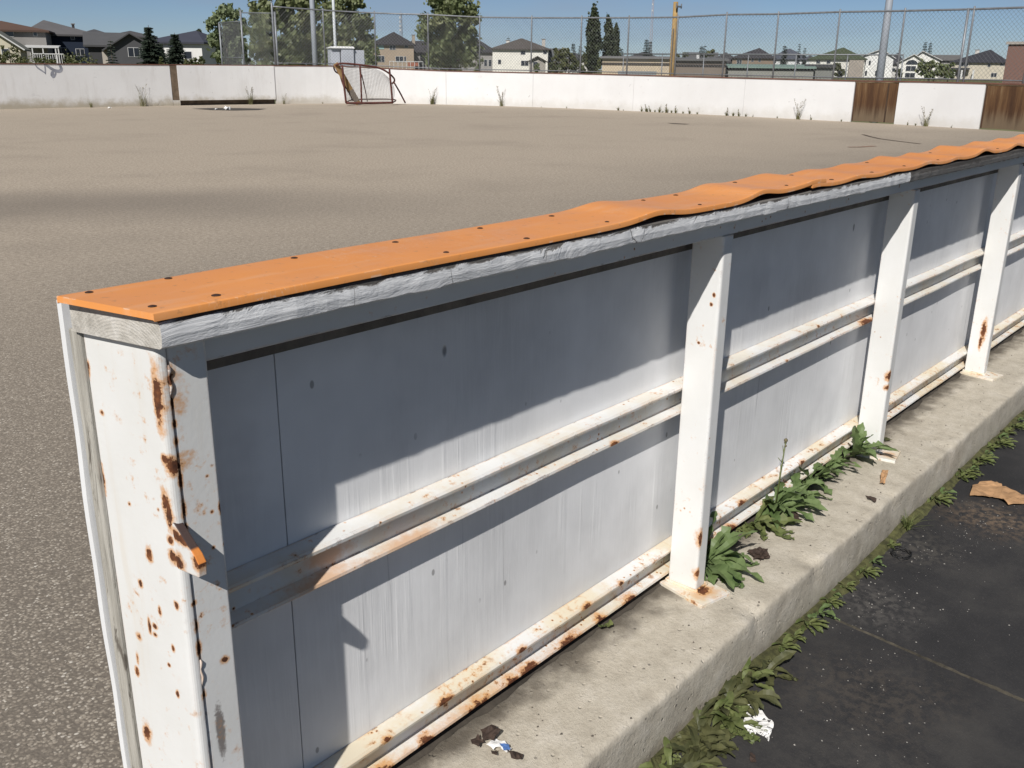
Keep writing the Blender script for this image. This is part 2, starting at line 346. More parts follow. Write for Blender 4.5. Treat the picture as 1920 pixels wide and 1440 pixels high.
MAT['goal'] = simple('rusty_red_pipe', (.085,.026,.020), .65, .45, 9)
MAT['net'] = simple('white_net_cord', (.40,.38,.36), .9, .1, 10)
MAT['plank'] = simple('old_plank', (.26,.165,.075), .85, .4, 4)
MAT['cabinet'] = simple('cabinet_paint', (.45,.47,.52), .5, .08, 2)
MAT['cabinet_top'] = simple('cabinet_lid', (.62,.62,.60), .6, .1, 2)
MAT['graffiti'] = simple('grey_spray_paint', (.26,.27,.31), .7, .25, 7)
MAT['dirt'] = simple('dark_damp_earth', (.055,.046,.036), .95, .4, 14, .5)
MAT['moss'] = simple('moss_and_earth', (.075,.075,.028), .95, .55, 45, .9)
MAT['tissue'] = simple('torn_white_tissue', (.80,.79,.77), .8, .06, 30, .3)
MAT['card'] = simple('brown_cardboard', (.40,.235,.12), .85, .25, 20, .4)
MAT['brown'] = simple('dark_brown_scrap', (.050,.032,.024), .8, .4, 60, .4)
MAT['blue'] = simple('blue_wrapper', (.08,.17,.42), .5, .4, 90)
MAT['grass'] = simple('dry_grass_ground', (.12,.12,.05), .95, .4, .6)
MAT['stone'] = simple('small_stones', (.26,.245,.225), .9, .5, 30)
def mk_leaf(name, a, b, c=None, rough=.5):
    t = NT(name, rough, .4)
    col = t.ramp(t.noise(14 if c is None else c, 3), [(.3, a), (.7, b)])
    t.put(col, t.b.inputs['Base Color'])
    tr = t.n('ShaderNodeBsdfTranslucent'); t.l(col, tr.inputs[0])
    mx = t.n('ShaderNodeMixShader'); mx.inputs[0].default_value = .30
    t.l(t.b.outputs[0], mx.inputs[1]); t.l(tr.outputs[0], mx.inputs[2]); t.l(mx.outputs[0], t.out.inputs[0])
    return t.m
MAT['weed'] = mk_leaf('dandelion_leaf', (.095,.15,.048), (.20,.265,.11))
MAT['weed2'] = mk_leaf('kerb_weed_leaf', (.095,.125,.038), (.21,.235,.09), 30)
MAT['wilt'] = mk_leaf('wilted_leaf', (.055,.062,.026), (.15,.15,.065), 24)
MAT['dry'] = mk_leaf('dry_stalk', (.13,.11,.06), (.26,.22,.12))
MAT['poplar'] = mk_leaf('poplar_leaf', (.11,.15,.07), (.26,.30,.16), .9)
MAT['tree'] = mk_leaf('broad_tree_leaf', (.105,.145,.062), (.25,.265,.13), .8)
MAT['column'] = mk_leaf('dark_poplar_leaf', (.035,.052,.028), (.085,.10,.052), .8)
MAT['spruce'] = mk_leaf('spruce_needles', (.018,.030,.020), (.045,.058,.040), 1.2)
MAT['bush'] = mk_leaf('bush_leaf', (.065,.085,.030), (.155,.155,.065), .9)
MAT['fartuft'] = mk_leaf('dry_green_grass', (.12,.125,.05), (.27,.25,.13), 6)
MAT['bark'] = simple('bark', (.12,.10,.08), .9, .3, 3, .4)
MAT['glass'] = NT('window_glass', .08, .6).done((.03,.035,.045))
MAT['teal'] = simple('pale_teal_glass', (.28,.42,.42), .3, .1, 1)
MAT['frame'] = simple('white_trim', (.55,.55,.54), .6, .05, 2)
_c = {}
def paint(c, nm='siding'):
    k = (nm,)+tuple(c)
    if k not in _c: _c[k] = simple(nm+'_paint', c, .8, .07, .7)
    return _c[k]

# ------------------------------------------------------------------ mesh builder
class MB:
    def __init__(s): s.v = []; s.f = []
    def quad(s, a, b, c, d):
        n = len(s.v); s.v += [tuple(a), tuple(b), tuple(c), tuple(d)]; s.f.append((n, n+1, n+2, n+3))
    def tri(s, a, b, c):
        n = len(s.v); s.v += [tuple(a), tuple(b), tuple(c)]; s.f.append((n, n+1, n+2))
    def hexa(s, p):  # 8 points: bottom 4 ccw, top 4 ccw
        n = len(s.v); s.v += [tuple(q) for q in p]
        for f in ((3,2,1,0),(4,5,6,7),(0,1,5,4),(1,2,6,5),(2,3,7,6),(3,0,4,7)): s.f.append(tuple(n+i for i in f))
        return s
    def box(s, x0, x1, y0, y1, z0, z1):
        return s.hexa([(x0,y0,z0),(x1,y0,z0),(x1,y1,z0),(x0,y1,z0),(x0,y0,z1),(x1,y0,z1),(x1,y1,z1),(x0,y1,z1)])
    def tube(s, pts, rad, n=8, cap=True):
        pts = [Vector(p) for p in pts]
        if not isinstance(rad, (list, tuple)): rad = [rad]*len(pts)
        base = len(s.v); ref = None
        for i, p in enumerate(pts):
            d = (pts[min(i+1, len(pts)-1)] - pts[max(i-1, 0)]).normalized()
            if ref is None: ref = d.orthogonal().normalized()
            a = (ref - d*ref.dot(d)).normalized(); b = d.cross(a); ref = a
            for k in range(n):
                w = 2*math.pi*k/n; q = p + (a*math.cos(w)+b*math.sin(w))*rad[i]; s.v.append(tuple(q))
        for i in range(len(pts)-1):
            for k in range(n):
                a0 = base+i*n+k; a1 = base+i*n+(k+1) % n; s.f.append((a0, a1, a1+n, a0+n))
        if cap:
            s.f.append(tuple(base+k for k in range(n))[::-1]); s.f.append(tuple(base+(len(pts)-1)*n+k for k in range(n)))
        return s
    def sheet(s, top, thick):  # grid of points (rows) -> closed slab of a thickness downward
        R, C = len(top), len(top[0]); b = len(s.v)
        for row in top: s.v += [tuple(p) for p in row]
        for row in top: s.v += [(p[0], p[1], p[2]-thick) for p in row]
        o = R*C
        for i in range(R-1):
            for j in range(C-1):
                a = b+i*C+j; s.f.append((a, a+1, a+C+1, a+C)); s.f.append((a+o, a+C+o, a+C+1+o, a+1+o))
        for j in range(C-1):
            a = b+j; s.f.append((a+o, a+1+o, a+1, a)); a = b+(R-1)*C+j; s.f.append((a, a+1, a+1+o, a+o))
        for i in range(R-1):
            a = b+i*C; s.f.append((a, a+C, a+C+o, a+o)); a = b+i*C+C-1; s.f.append((a+o, a+C+o, a+C, a))
        return s
    def mesh(s, name, smooth=False, bevel=0, seg=2, weld=False):
        me = bpy.data.meshes.new(name); me.from_pydata(s.v, [], s.f); me.validate()
        bm = bmesh.new(); bm.from_mesh(me)
        if weld: bmesh.ops.remove_doubles(bm, verts=bm.verts, dist=1e-5)
        if len(bm.faces) < 4000: bmesh.ops.recalc_face_normals(bm, faces=bm.faces)
        if bevel: 
            es = [e for e in bm.edges if len(e.link_faces) == 2 and e.calc_face_angle(0) > .6]
            bmesh.ops.bevel(bm, geom=es, offset=bevel, segments=seg, affect='EDGES', profile=.5, clamp_overlap=True)
        bm.to_mesh(me); bm.free()
        if smooth:
            for p in me.polygons: p.use_smooth = True
        return me
    def build(s, name, mat, parent=None, loc=None, **k):
        me = s.mesh(name, **k); me.materials.append(MAT[mat] if isinstance(mat, str) else mat)
        o = bpy.data.objects.new(name, me); COL.objects.link(o)
        if parent: o.parent = parent
        if loc is not None: o.location = loc
        return o
def tag(o, label, cat, group=None, kind=None):
    o['label'] = label
    if cat: o['category'] = cat
    if group: o['group'] = group
    if kind: o['kind'] = kind
    return o
def thing(name, label, cat, loc=(0,0,0), rz=0, group=None):
    o = bpy.data.objects.new(name, None); COL.objects.link(o); o.empty_display_size = .2
    o.location = loc; o.rotation_euler = (0,0,rz); return tag(o, label, cat, group)
def struct(o, label=None):
    o['kind'] = 'structure'
    if label: o['label'] = label
    return o
def copy_of(o, loc, rz=0, label=None, group=None, sc_=1):
    c = o.copy(); COL.objects.link(c); c.location = loc; c.rotation_euler = (0,0,rz); c.scale = (sc_,)*3
    if label: c['label'] = label
    if group: c['group'] = group
    for ch in o.children:
        d = ch.copy(); COL.objects.link(d); d.parent = c
    return c

# ------------------------------------------------------------------ far wall line (rink outline)
WL = [(-8,28.75),(2,28.55),(11.2,28.3),(16.2,28.0),(19.4,27.45),(21.9,26.55),(23.4,25.3),(24.35,23.5),(25.1,20.9),(25.45,18.0),(25.35,14.4),(25.0,9.96),(24.72,8.4),(24.3,6.55),(23.95,5.2),(23.5,3.4),(23.1,1.9)]
def cat(p, n=8):
    out = []
    for i in range(len(p)-1):
        p0 = Vector(p[max(i-1,0)]); p1 = Vector(p[i]); p2 = Vector(p[i+1]); p3 = Vector(p[min(i+2,len(p)-1)])
        for k in range(n):
            t = k/n; out.append(.5*((2*p1)+(p2-p0)*t+(2*p0-5*p1+4*p2-p3)*t*t+(3*p1-p0-3*p2+p3)*t**3))
    out.append(Vector(p[-1])); return out
WP = cat(WL)
SL = [0.0]
for i in range(1, len(WP)): SL.append(SL[-1]+(WP[i]-WP[i-1]).length)
def wat(s, off=0.0):  # position on the wall line at arc length s, offset outwards
    s = max(0, min(SL[-1]-1e-6, s)); i = max(j for j in range(len(SL)) if SL[j] <= s); i = min(i, len(WP)-2)
    d = (WP[i+1]-WP[i]); t = (s-SL[i])/d.length; p = WP[i]+d*t; n = Vector((-d.y, d.x)).normalized()
    return Vector((p.x+n.x*off, p.y+n.y*off, 0))
def ws(px):  # arc length where the picture column px meets the wall
    a = azi(px); best = None
    for i in range(len(WP)-1):
        p, q = WP[i], WP[i+1]; c0 = a.x*p.y-a.y*p.x; c1 = a.x*q.y-a.y*q.x
        if c0 >= 0 >= c1 or c0 <= 0 <= c1:
            if (p+q).dot(Vector((a.x, a.y))) > 0: best = SL[i]+(SL[i+1]-SL[i])*abs(c0)/(abs(c0)+abs(c1)+1e-9)
    if best is None: best = 0 if px < 500 else SL[-1]
    return best
def lerp(tab, x):
    if x <= tab[0][0]: return tab[0][1]
    for (a, b), (c, d) in zip(tab, tab[1:]):
        if x <= c: return b+(d-b)*(x-a)/(c-a)
    return tab[-1][1]
def zof(px, py):  # height of a picture point lying on the wall line
    p = wat(ws(px)); D = math.hypot(p.x, p.y); return at(px, py, D).z
TOPS = [(0,118),(320,120.5),(640,123),(745,128.5),(840,132.5),(1130,138.5),(1340,144),(1606,150.5),(1690,151.5),(1850,155),(1920,157)]
ZT = [(ws(px), zof(px, y)) for px, y in TOPS]
def ztop(s): return lerp(ZT, s)

# ------------------------------------------------------------------ ground, court, pavement
b = MB(); b.box(-400, 500, -300, 600, -1.0, -.19); struct(b.build('ground', 'grass'), 'dry grassy ground round the rink')
poly = [(p.x, p.y) for p in WP] + [(23.1, 1.19), (-8, 1.19)]
b = MB(); n = len(poly); b.v = [(x, y, .002) for x, y in poly]; b.f = [tuple(range(n))]
me = bpy.data.meshes.new('court'); bm = bmesh.new(); vs = [bm.verts.new(q) for q in b.v]; bm.faces.new(vs); bmesh.ops.triangulate(bm, faces=bm.faces); bmesh.ops.recalc_face_normals(bm, faces=bm.faces)
for f in bm.faces:
    if f.normal.z < 0: f.normal_flip()
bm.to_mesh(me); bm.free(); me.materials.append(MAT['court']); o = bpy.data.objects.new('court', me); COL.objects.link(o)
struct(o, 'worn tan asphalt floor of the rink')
b = MB()
for (x0, x1) in ((-6, 2.262), (2.272, 30)): b.box(x0, x1, -12, .868, -.4, -.15)
# the joint between the slabs is slightly askew
for i, v in enumerate(b.v):
    if abs(v[0]-2.262) < .001 or abs(v[0]-2.272) < .001: b.v[i] = (v[0]+.022-(.868-v[1])*.085, v[1], v[2])
struct(b.build('pavement', 'pave'), 'dark asphalt pavement beside the curb')
# joint filling
b = MB(); pts = []
for i in range(160):
    y = .86-i*.012; x = 2.267+.022-(.868-y)*.085; w = .0055+.005*mnoise.noise(Vector((y*9, 3, 0)))+.005*mnoise.noise(Vector((y*60, 9, 0))); x += .006*mnoise.noise(Vector((y*7, 1, 8)))+.003*mnoise.noise(Vector((y*40, 1, 8))); z = -.151+.002*mnoise.noise(Vector((y*40, 0, 1)))
    pts.append(((x-w, y, z), (x, y, z+.005+.003*mnoise.noise(Vector((y*60, 5, 5)))), (x+w, y, z)))
for p, q in zip(pts, pts[1:]):
    b.quad(p[0], q[0], q[1], p[1]); b.quad(p[1], q[1], q[2], p[2])
struct(b.build('pavement_joint', simple('joint_filler', (.055,.048,.036), .95, .5, 40, .8), smooth=True), 'earth filled joint across the dark pavement')
# curb: a long slab with a chipped front edge
b = MB(); rows = []; NX = 620; x0, x1 = -2.5, 9.5
prof = [(1.195,-.005),(1.195,0),(1.15,0),(1.08,0),(1.0,0),(.94,0),(.89,0),(.874,-.001),(.868,-.004),(.865,-.009),(.864,-.022),(.864,-.07),(.865,-.11),(.867,-.16),(.868,-.3)]
for i in range(NX+1):
    x = x0+(x1-x0)*i/NX; row = []
    for j, (y, z) in enumerate(prof):
        k = mnoise.noise(Vector((x*9, y*9, z*9)))*.0014+mnoise.noise(Vector((x*2.2, 0, 4)))*.003+mnoise.noise(Vector((x*33, y*33, z*33)))*.0011
        e = 0
        if 6 <= j <= 10: e = max(0, mnoise.noise(Vector((x*9, 8, 2)))-.12)*.026+max(0, mnoise.noise(Vector((x*24, 8, 7))))*.006
        zz = z+(k*.6 if j > 1 else 0)-e*.8; yy = y+(k if j > 6 else 0)+e*.6
        row.append((x, yy, zz))
    rows.append(row)
bb = len(b.v)
for r in rows: b.v += r
C = len(prof)
for i in range(NX):
    for j in range(C-1):
        a = i*C+j; b.f.append((a, a+C, a+C+1, a+1))
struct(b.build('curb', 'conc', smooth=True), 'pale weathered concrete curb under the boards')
# moss strip in the angle of curb and pavement
b = MB(); pr = []
for i in range(900):
    x = .9+i*.0072; w = .014+.030*max(0, .35+mnoise.noise(Vector((x*5, 1, 1))))+.006*mnoise.noise(Vector((x*40, 2, 2)))
    h = .008+.016*max(0, .3+mnoise.noise(Vector((x*8, 5, 1))))
    pr.append([(x, .872, -.15+h), (x, .862-w*.45, -.149+h*.6+.003*mnoise.noise(Vector((x*90, 1, 7)))), (x, .862-w, -.1505)])
for p, q in zip(pr, pr[1:]):
    for j in range(2): b.quad(p[j], p[j+1], q[j+1], q[j])
tag(b.build('moss', 'moss', smooth=True), 'strip of moss and earth at the foot of the curb', 'moss', kind='stuff')
# soil under the bottom rail
b = MB(); pr = []
for i in range(600):
    x = .6+i*.0125; y0 = 1.118-.03*max(0, mnoise.noise(Vector((x*6, 2, 0)))+.1)-.006*mnoise.noise(Vector((x*30, 2, 0)))
    pr.append([(x, y0, .001), (x, 1.135, .009+.004*mnoise.noise(Vector((x*20, 3, 1)))), (x, 1.19, .012)])
for p, q in zip(pr, pr[1:]):
    for j in range(2): b.quad(p[j], q[j], q[j+1], p[j+1])
tag(b.build('soil', 'dirt', smooth=True), 'dark soil gathered under the bottom rail', 'soil', kind='stuff')

# ------------------------------------------------------------------ near boards
NB = thing('rink_board', 'white wood and steel rink boards with an orange plastic top cap in the foreground', 'rink board', (0,0,0))
XEND = 8.05
PX = [1.915+1.2195*i for i in range(6)]
def endx(y): return .536-.18*(y-1.007)  # the free end is cut slightly askew
# plywood panels
seams = [.79+1.2195*i for i in range(7)]
xs = [endx(1.16)]+seams
for i in range(len(xs)-1):
    a, c = xs[i]+.0012, xs[i+1]-.0012
    b = MB(); y0, y1 = 1.150, 1.168
    if i == 0: b.hexa([(endx(y0),y0,.06),(c,y0,.06),(c,y1,.06),(endx(y1),y1,.06),(endx(y0),y0,.945),(c,y0,.945),(c,y1,.945),(endx(y1),y1,.945)])
    else: b.box(a, c, y0, y1, .06, .945)
    b.build('panel', 'panel', NB)
b = MB(); e = .004
b.hexa([(endx(1.149)-e,1.1495,.02),(endx(1.149)+.004,1.1495,.02),(endx(1.168)+.004,1.1685,.02),(endx(1.168)-e,1.1685,.02),(endx(1.149)-e,1.1495,.951),(endx(1.149)+.004,1.1495,.951),(endx(1.168)+.004,1.1685,.951),(endx(1.168)-e,1.1685,.951)])
b.build('plywood_edge', 'plyedge', NB, bevel=.002)
b = MB(); rows = []
y0, y1 = 1.1715, 1.184
for i in range(25):  # the sheet bulges a little at its free edge
    z = .18+(.985-.18)*i/24; dx = .0012*math.sin(i*.35)+.0006*math.sin(i*1.1); rows.append((z, endx(1.18)-.006+dx))
for (z, x), (z2, x2) in zip(rows, rows[1:]):
    b.hexa([(x,y0,z),(XEND,y0,z),(XEND,y1,z),(x,y1,z),(x2,y0,z2),(XEND,y0,z2),(XEND,y1,z2),(x2,y1,z2)])
b.f = [f for k, f in enumerate(b.f) if not (k % 6 == 0 and k > 5) and not (k % 6 == 1 and k < len(b.f)-6)]
b.build('plastic_sheet', 'plastic', NB, weld=True)
# end post, flange and latch
def prism(z0, z1, pts, name, mat, bevel=.0, seg=2, par=NB):
    b = MB(); n = len(pts); b.v = [(x,y,z0) for x,y in pts]+[(x,y,z1) for x,y in pts]
    b.f = [tuple(range(n))[::-1], tuple(range(n,2*n))]+[(i,(i+1)%n,(i+1)%n+n,i+n) for i in range(n)]
    return b.build(name, mat, par, bevel=bevel, seg=seg)
def rounded(pts, rad, n=5):
    out = []
    for i, p in enumerate(pts):
        p = Vector(p); a = Vector(pts[i-1]); c = Vector(pts[(i+1) % len(pts)]); r = rad[i]
        if r <= 0: out.append(tuple(p)); continue
        u = (a-p).normalized(); v = (c-p).normalized(); s = p+u*r; e2 = p+v*r
        for k in range(n+1):
            t = k/n; out.append(tuple((1-t)**2*s+2*t*(1-t)*p+t*t*e2))
    return out
ep = rounded([(endx(1.148),1.148),(endx(1.014)-.001,1.014),(.5472,1.014),(.5472,1.148)], [.004,.0085,.003,0])
prism(0, .949, ep, 'end_post', 'end_steel')
fl = rounded([(.5486,1.15),(.5486,1.0165),(.601,1.0165),(.601,1.15)], [0,.003,.004,0])
prism(0, .9495, fl, 'flange', 'end_steel')
for z0, z1, k in ((.515,.475,1.0),(.925,.885,1.1)):  # lumpy weld runs in the seam
    b = MB(); n = 9; b.tube([(.5479+.0010*math.sin(i*1.3), 1.0155-.0006*math.sin(i*1.1)**2, z0+(z1-z0)*i/n) for i in range(n+1)], [(.0008 if i in (0, n) else (.0017+.0004*math.sin(i*1.4))*k) for i in range(n+1)], 8)
    b.build('weld_bead', 'end_steel', NB, smooth=True)
b = MB()  # latch: a thick wedge plate sticking out from the post
x0, x1 = .533, .545
pl = [(1.03,.712),(1.018,.722),(.974,.690),(.967,.681),(.969,.662),(1.018,.656),(1.03,.664)]
n = len(pl); b.v = [(x0,y,z) for y,z in pl]+[(x1,y,z) for y,z in pl]
b.f = [tuple(range(n))[::-1], tuple(range(n,2*n))]+[(i,(i+1)%n,(i+1)%n+n,i+n) for i in range(n)]
b.build('latch_plate', 'hook', NB, bevel=.0015)
# steel band on the post heads
b = MB(); b.box(.602, XEND, 1.036, 1.043, .911, .950); b.box(.602, XEND, 1.043, 1.149, .944, .950)
b.build('steel_band', 'band', NB, bevel=.0015)
b = MB(); b.box(.602, XEND, 1.128, 1.1492, .866, .943); b.build('recess_shade_strip', 'dark_wood_shade', NB)  # added strip; its dark colour stands in for shade in the recess
# timbers under the cap
def timber(xa, xb, mat, askew=False):
    b = MB(); y0, y1 = .9895, 1.150; N = int((xb-xa)/.01); rows = []
    def X(x, y): return x+(endx(y)-.5365-.010)*max(0, 1-(x-xa)/.05) if askew else x
    for i in range(N+1):
        x = xa+(xb-xa)*i/N
        w = mnoise.noise(Vector((x*30, 1, 1)))*.0015+mnoise.noise(Vector((x*5, 1, 3)))*.001
        low = .9525+mnoise.noise(Vector((x*22, 4, 1)))*.0016+(-.002 if mnoise.noise(Vector((x*11, 9, 1))) > .3 else 0)
        rows.append([(X(x,y1),y1,.951),(X(x,y1),y1,.986),(X(x,y0+.004),y0+.004,.986),(X(x,y0),y0+w,.983),(X(x,y0),y0-.0015+w*1.4,.968),(X(x,y0),y0+w,low+.003),(X(x,y0+.004),y0+.004,low)])
    K = 7
    for r in rows: b.v += r
    for i in range(N):
        for j in range(K):
            a = i*K+j; c = i*K+(j+1) % K; b.f.append((a, c, c+K, a+K))
    b.f.append(tuple(range(K))); b.f.append(tuple(N*K+k for k in range(K))[::-1])
    o = b.build('timber', mat, NB)
    if askew:
        o.data.materials.append(MAT['endwood'])
        for p in o.data.polygons:
            if len(p.vertices) == K: p.material_index = 1
    return o
timber(.5365, 2.943, 'timber', True); timber(2.946, XEND, 'timber_grey')
# orange caps, the far one buckled and lapped over the near one
CR = [(1.58,.017,.075),(2.01,.022,.07),(2.30,.010,.06),(2.56,.016,.08),(2.82,.010,.06),(3.10,.020,.075),(3.37,.012,.06),(3.68,.026,.08),(4.09,.026,.085),(4.41,.018,.07),(4.75,.022,.08),(5.1,.018,.07),(5.5,.022,.08),(5.9,.02,.08),(6.4,.02,.09),(6.9,.02,.08),(7.4,.02,.08)]
def wave(x): return .46*sum(a*math.exp(-((x-c)/w)**2) for c, a, w in CR)+.0006*math.sin(x*9)
def cap(xa, xb, lift, askew):
    b = MB(); N = int((xb-xa)/.012); top = []
    ys = [.9868,.9872,.9882,.995,1.03,1.07,1.11,1.145,1.1495,1.1506,1.151]; dz = [-.0016,-.0006,0,0,0,0,0,0,0,-.0006,-.0016]
    for i in range(N+1):
        x = xa+(xb-xa)*i/N; row = []
        for y, d in zip(ys, dz):
            xx = x+((endx(y)-.536)-.018-.03*(y-.99))*max(0, 1-(x-xa)/.08) if askew else x
            xx -= 0 if not (askew and i == 0) else 0
            row.append((xx, y, .9985+lift+(.0092*max(0,min(1,(x-1.95)/.30)) if askew else 0)+wave(x-(y-1.07)*.12)*(1+.25*math.sin(x*3+y*9))+d))
        top.append(row)
    return b.sheet(top, .0082).build('top_cap', 'orange', NB, smooth=False)
capA = cap(.536, 2.335, 0, True); capB = cap(2.255, XEND, 0, False)
for o in (capA, capB):
    for p in o.data.polygons: p.use_smooth = True
    o.data.set_sharp_from_angle(angle=math.radians(32))
SCR = [(.522,1.139),(.538,1.018),(.619,1.013),(.63,1.142),(.826,1.135),(1.018,1.129),(1.013,1.01),(1.218,1.13),(1.196,1.005),(1.415,1.128),(1.43,1.01),(1.73,1.13),(1.76,1.01),(1.86,1.13),(2.13,1.13),(2.16,1.01),(2.42,1.01),(2.44,1.13),(2.69,1.01),(2.96,1.13),(2.94,1.01),(3.24,1.01),(3.5,1.12),(3.9,1.01),(4.25,1.12)]
for x, y in SCR:
    z = .9985+(.0092*max(0,min(1,(x-1.95)/.30)) if x < 2.335 else 0)+wave(x-(y-1.07)*.12); b = MB(); k = RND.uniform(.8, 1.15)
    b.tube([(x,y,z-.001),(x,y,z+.0008),(x,y,z+.0016)], [.0055*k,.0052*k,.0028*k], 12)
    b.build('screw', 'screw', capB if x > 2.335 else capA)
# rails : channels between the posts
def channel(xa, xb, z0, z1, mat):
    b = MB(); yb, yf, t = 1.1488, 1.1125, .006; c = .004
    pr = [(yb,z1+.004),(yf+c,z1),(yf,z1-c),(yf+.001,z1-.010),(yb-.008,z1-.012),(yb-.009,z0+.014),(yf+.001,z0+.009),(yf,z0+c),(yf+c,z0),(yb,z0-.002)]
    N = 30; K = len(pr)
    for i in range(N+1):
        x = xa+(xb-xa)*i/N; w = mnoise.noise(Vector((x*3, z0*9, 2)))*.0012
        for j, (y, z) in enumerate(pr): b.v.append((x, y+(w if 0 < j < K-1 else 0), z+w))
    for i in range(N):
        for j in range(K):
            a = i*K+j; cc = i*K+(j+1) % K; b.f.append((a, cc, cc+K, a+K))
    b.f.append(tuple(range(K))); b.f.append(tuple(N*K+k for k in range(K))[::-1])
    b.build('rail', mat, NB)
ends = [.602]+PX+[XEND]
for i in range(len(ends)-1):
    a = ends[i] if i == 0 else ends[i]+.02; c = ends[i+1]+.02
    if i == len(ends)-2: c = XEND
    channel(a+.0005, c-.0005, .464, .537, 'rail'); channel(a+.0005, c-.0005, .022, .094, 'lowrail')
# posts with foot plates
pm = plm = None
for i, x in enumerate(PX):
    if x > XEND: break
    pts = rounded([(x,1.1115),(x,1.030),(x+.046,1.030),(x+.046,1.1115)], [.004,.008,.008,.004])
    po = prism(.008, .910, pts, 'post', 'post')
    b = MB(); a = math.radians((-12, 10, -8, 6, 3, -5)[i]); c0 = Vector((x+.016, 1.042)); w, h = .054, .072
    q = [(c0.x+math.cos(a)*sx*w-math.sin(a)*sy*h, c0.y+math.sin(a)*sx*w+math.cos(a)*sy*h) for sx, sy in ((-1,-1),(1,-1),(1,1),(-1,1))]
    b.hexa([(u,v,-.002) for u,v in q]+[(u,v,.0085) for u,v in q])
    b.build('base_plate', 'plate', po, bevel=.0015)
    b = MB(); ring = rounded([(x-.004,1.1155),(x-.004,1.026),(x+.050,1.026),(x+.050,1.1155)], [.004]*4, 3)
    b.tube([(u, v, .010) for u, v in ring+ring[:1]], .0042, 6); b.build('weld_bead', 'plate', po, smooth=True)

# ------------------------------------------------------------------ far boards
FB = thing('rink_board', 'long white rink boards closing the far side of the court', 'rink board', (0,0,0))
def strip(s0, s1, z0, zt, off0, off1, name, mat, par, step=.5):
    N = max(1, int((s1-s0)/step)); b = MB()
    for i in range(N+1):
        s = s0+(s1-s0)*i/N; p = wat(s, off0); q = wat(s, off1); t = zt(s) if callable(zt) else zt; l = z0(s) if callable(z0) else z0
        b.v += [(p.x,p.y,l),(q.x,q.y,l),(q.x,q.y,t),(p.x,p.y,t)]
    for i in range(N):
        for j in range(4):
            a = i*4+j; c = i*4+(j+1) % 4; b.f.append((a, c, c+4, a+4))
    b.f.append((3,2,1,0)); b.f.append(tuple(N*4+k for k in range(4)))
    return b.build(name, mat, par)
SEG = [(0, ws(318)), (ws(513), ws(836)), (ws(836), ws(1000)), (ws(1000), ws(1190)), (ws(1190), ws(1400)), (ws(1400), ws(1607)), (ws(1690), ws(1854)), (ws(1990), SL[-1])]
for a, c in SEG:
    strip(a+.004, c-.004, 0, lambda s: ztop(s)-.03, 0, .04, 'board_panel', 'farwall', FB)
strip(0, SL[-1]-.01, lambda s: ztop(s)-.03, ztop, -.015, .12, 'cap_rail', 'caprail', FB)
strip(ws(332), ws(513)-.004, -.01, lambda s: .17, .10, .14, 'gap_shade_beam', 'postbrown', FB)  # added beam; its brown stands in for shaded ground behind the gap
# graffiti scrawl
b = MB()
def gline(pts, w):
    P = []
    for px, py in pts:
        s = ws(px); P.append(Vector((*wat(s, -.004).xy, zof(px, py))))
    P = [Vector(q) for q in cat([tuple(p) for p in P], 5)]
    t = (wat(ws(100))-wat(ws(60))).normalized()
    for i, p in enumerate(P):
        d = (P[min(i+1,len(P)-1)]-P[max(i-1,0)]).normalized(); nrm = Vector((t.y,-t.x,0)); sd = d.cross(nrm).normalized()
        ww = w*(.55+.45*math.sin(math.pi*(i+.5)/len(P)))
        a, c = p+sd*ww, p-sd*ww
        if i: b.quad(pa, pc, c, a)
        pa, pc = a, c
gline([(83,119),(92,126),(101,132),(110,133.5),(114,130),(113,124),(109,118.5)], .045)
gline([(98,134),(96,139),(98,144)], .05); gline([(103,133),(102,139),(97,145),(93,140)], .025); gline([(66,120),(70,127),(78,133),(84,138)], .02); gline([(84,122),(84,130),(83,139)], .018)
b.build('graffiti', 'graffiti', FB)
# gate in the left boards
def tdir(px): 
    a = wat(ws(px)-.3); c = wat(ws(px)+.3); return (c-a).normalized()
sg0, sg1 = ws(331), ws(513)
GT = thing('rink_gate', 'white double width gate with dark gap below in the far left boards', 'gate', wat((sg0+sg1)/2))
def local(o, par):
    o.parent = None; o.matrix_world = Matrix.Identity(4)
    loc = par.location; M4 = Matrix.Translation(-Vector(loc)); o.data.transform(M4); o.parent = par; return o
local(strip(sg0, sg1-.005, lambda s: zof(400, 187.5), lambda s: ztop(s)-.03, -.03, .02, 'gate_panel', 'farwall', None), GT)
local(strip(ws(319), ws(331)-.004, lambda s: zof(325, 187.5), lambda s: ztop(s)-.03, -.005, .09, 'gate_post', 'postbrown', None), GT)
sA = ws(318.5); local(strip(sA, ws(332), 0, lambda s: zof(325, 187.5)-.002, .0, .08, 'kick_plate', 'farwall', None), GT)
for (a, c, lb) in ((1608, 1689, 'rusty brown gate set between two white panels in the far right boards'), (1855.5, 1988, 'rusty brown gate in the far boards cut off by the right edge of the photo')):
    g = thing('bench_gate', lb, 'gate', wat((ws(a)+ws(c))/2), 0, 'rusty gates in the far boards')
    local(strip(ws(a), ws(c), .03, lambda s: ztop(s)-.055, .015, .05, 'gate_panel', 'rustdoor', None), g)
    local(strip(ws(a), ws(c), lambda s: ztop(s)-.055, lambda s: ztop(s)-.032, .005, .06, 'gate_edge', simple('pale_steel_edge', (.35,.26,.16), .8, .3, 4), None), g)
    local(strip(ws(a), ws(a)+.035, .03, lambda s: ztop(s)-.06, .004, .012, 'hinge_strip', simple('rust_strip', (.07,.035,.02), .8, .3, 4), None), g)
    if a < 1700: local(strip(ws(c)-.28, ws(c)-.24, .03, lambda s: ztop(s)-.06, .004, .012, 'brace', simple('rust_brace', (.05,.03,.018), .8, .3, 4), None), g)

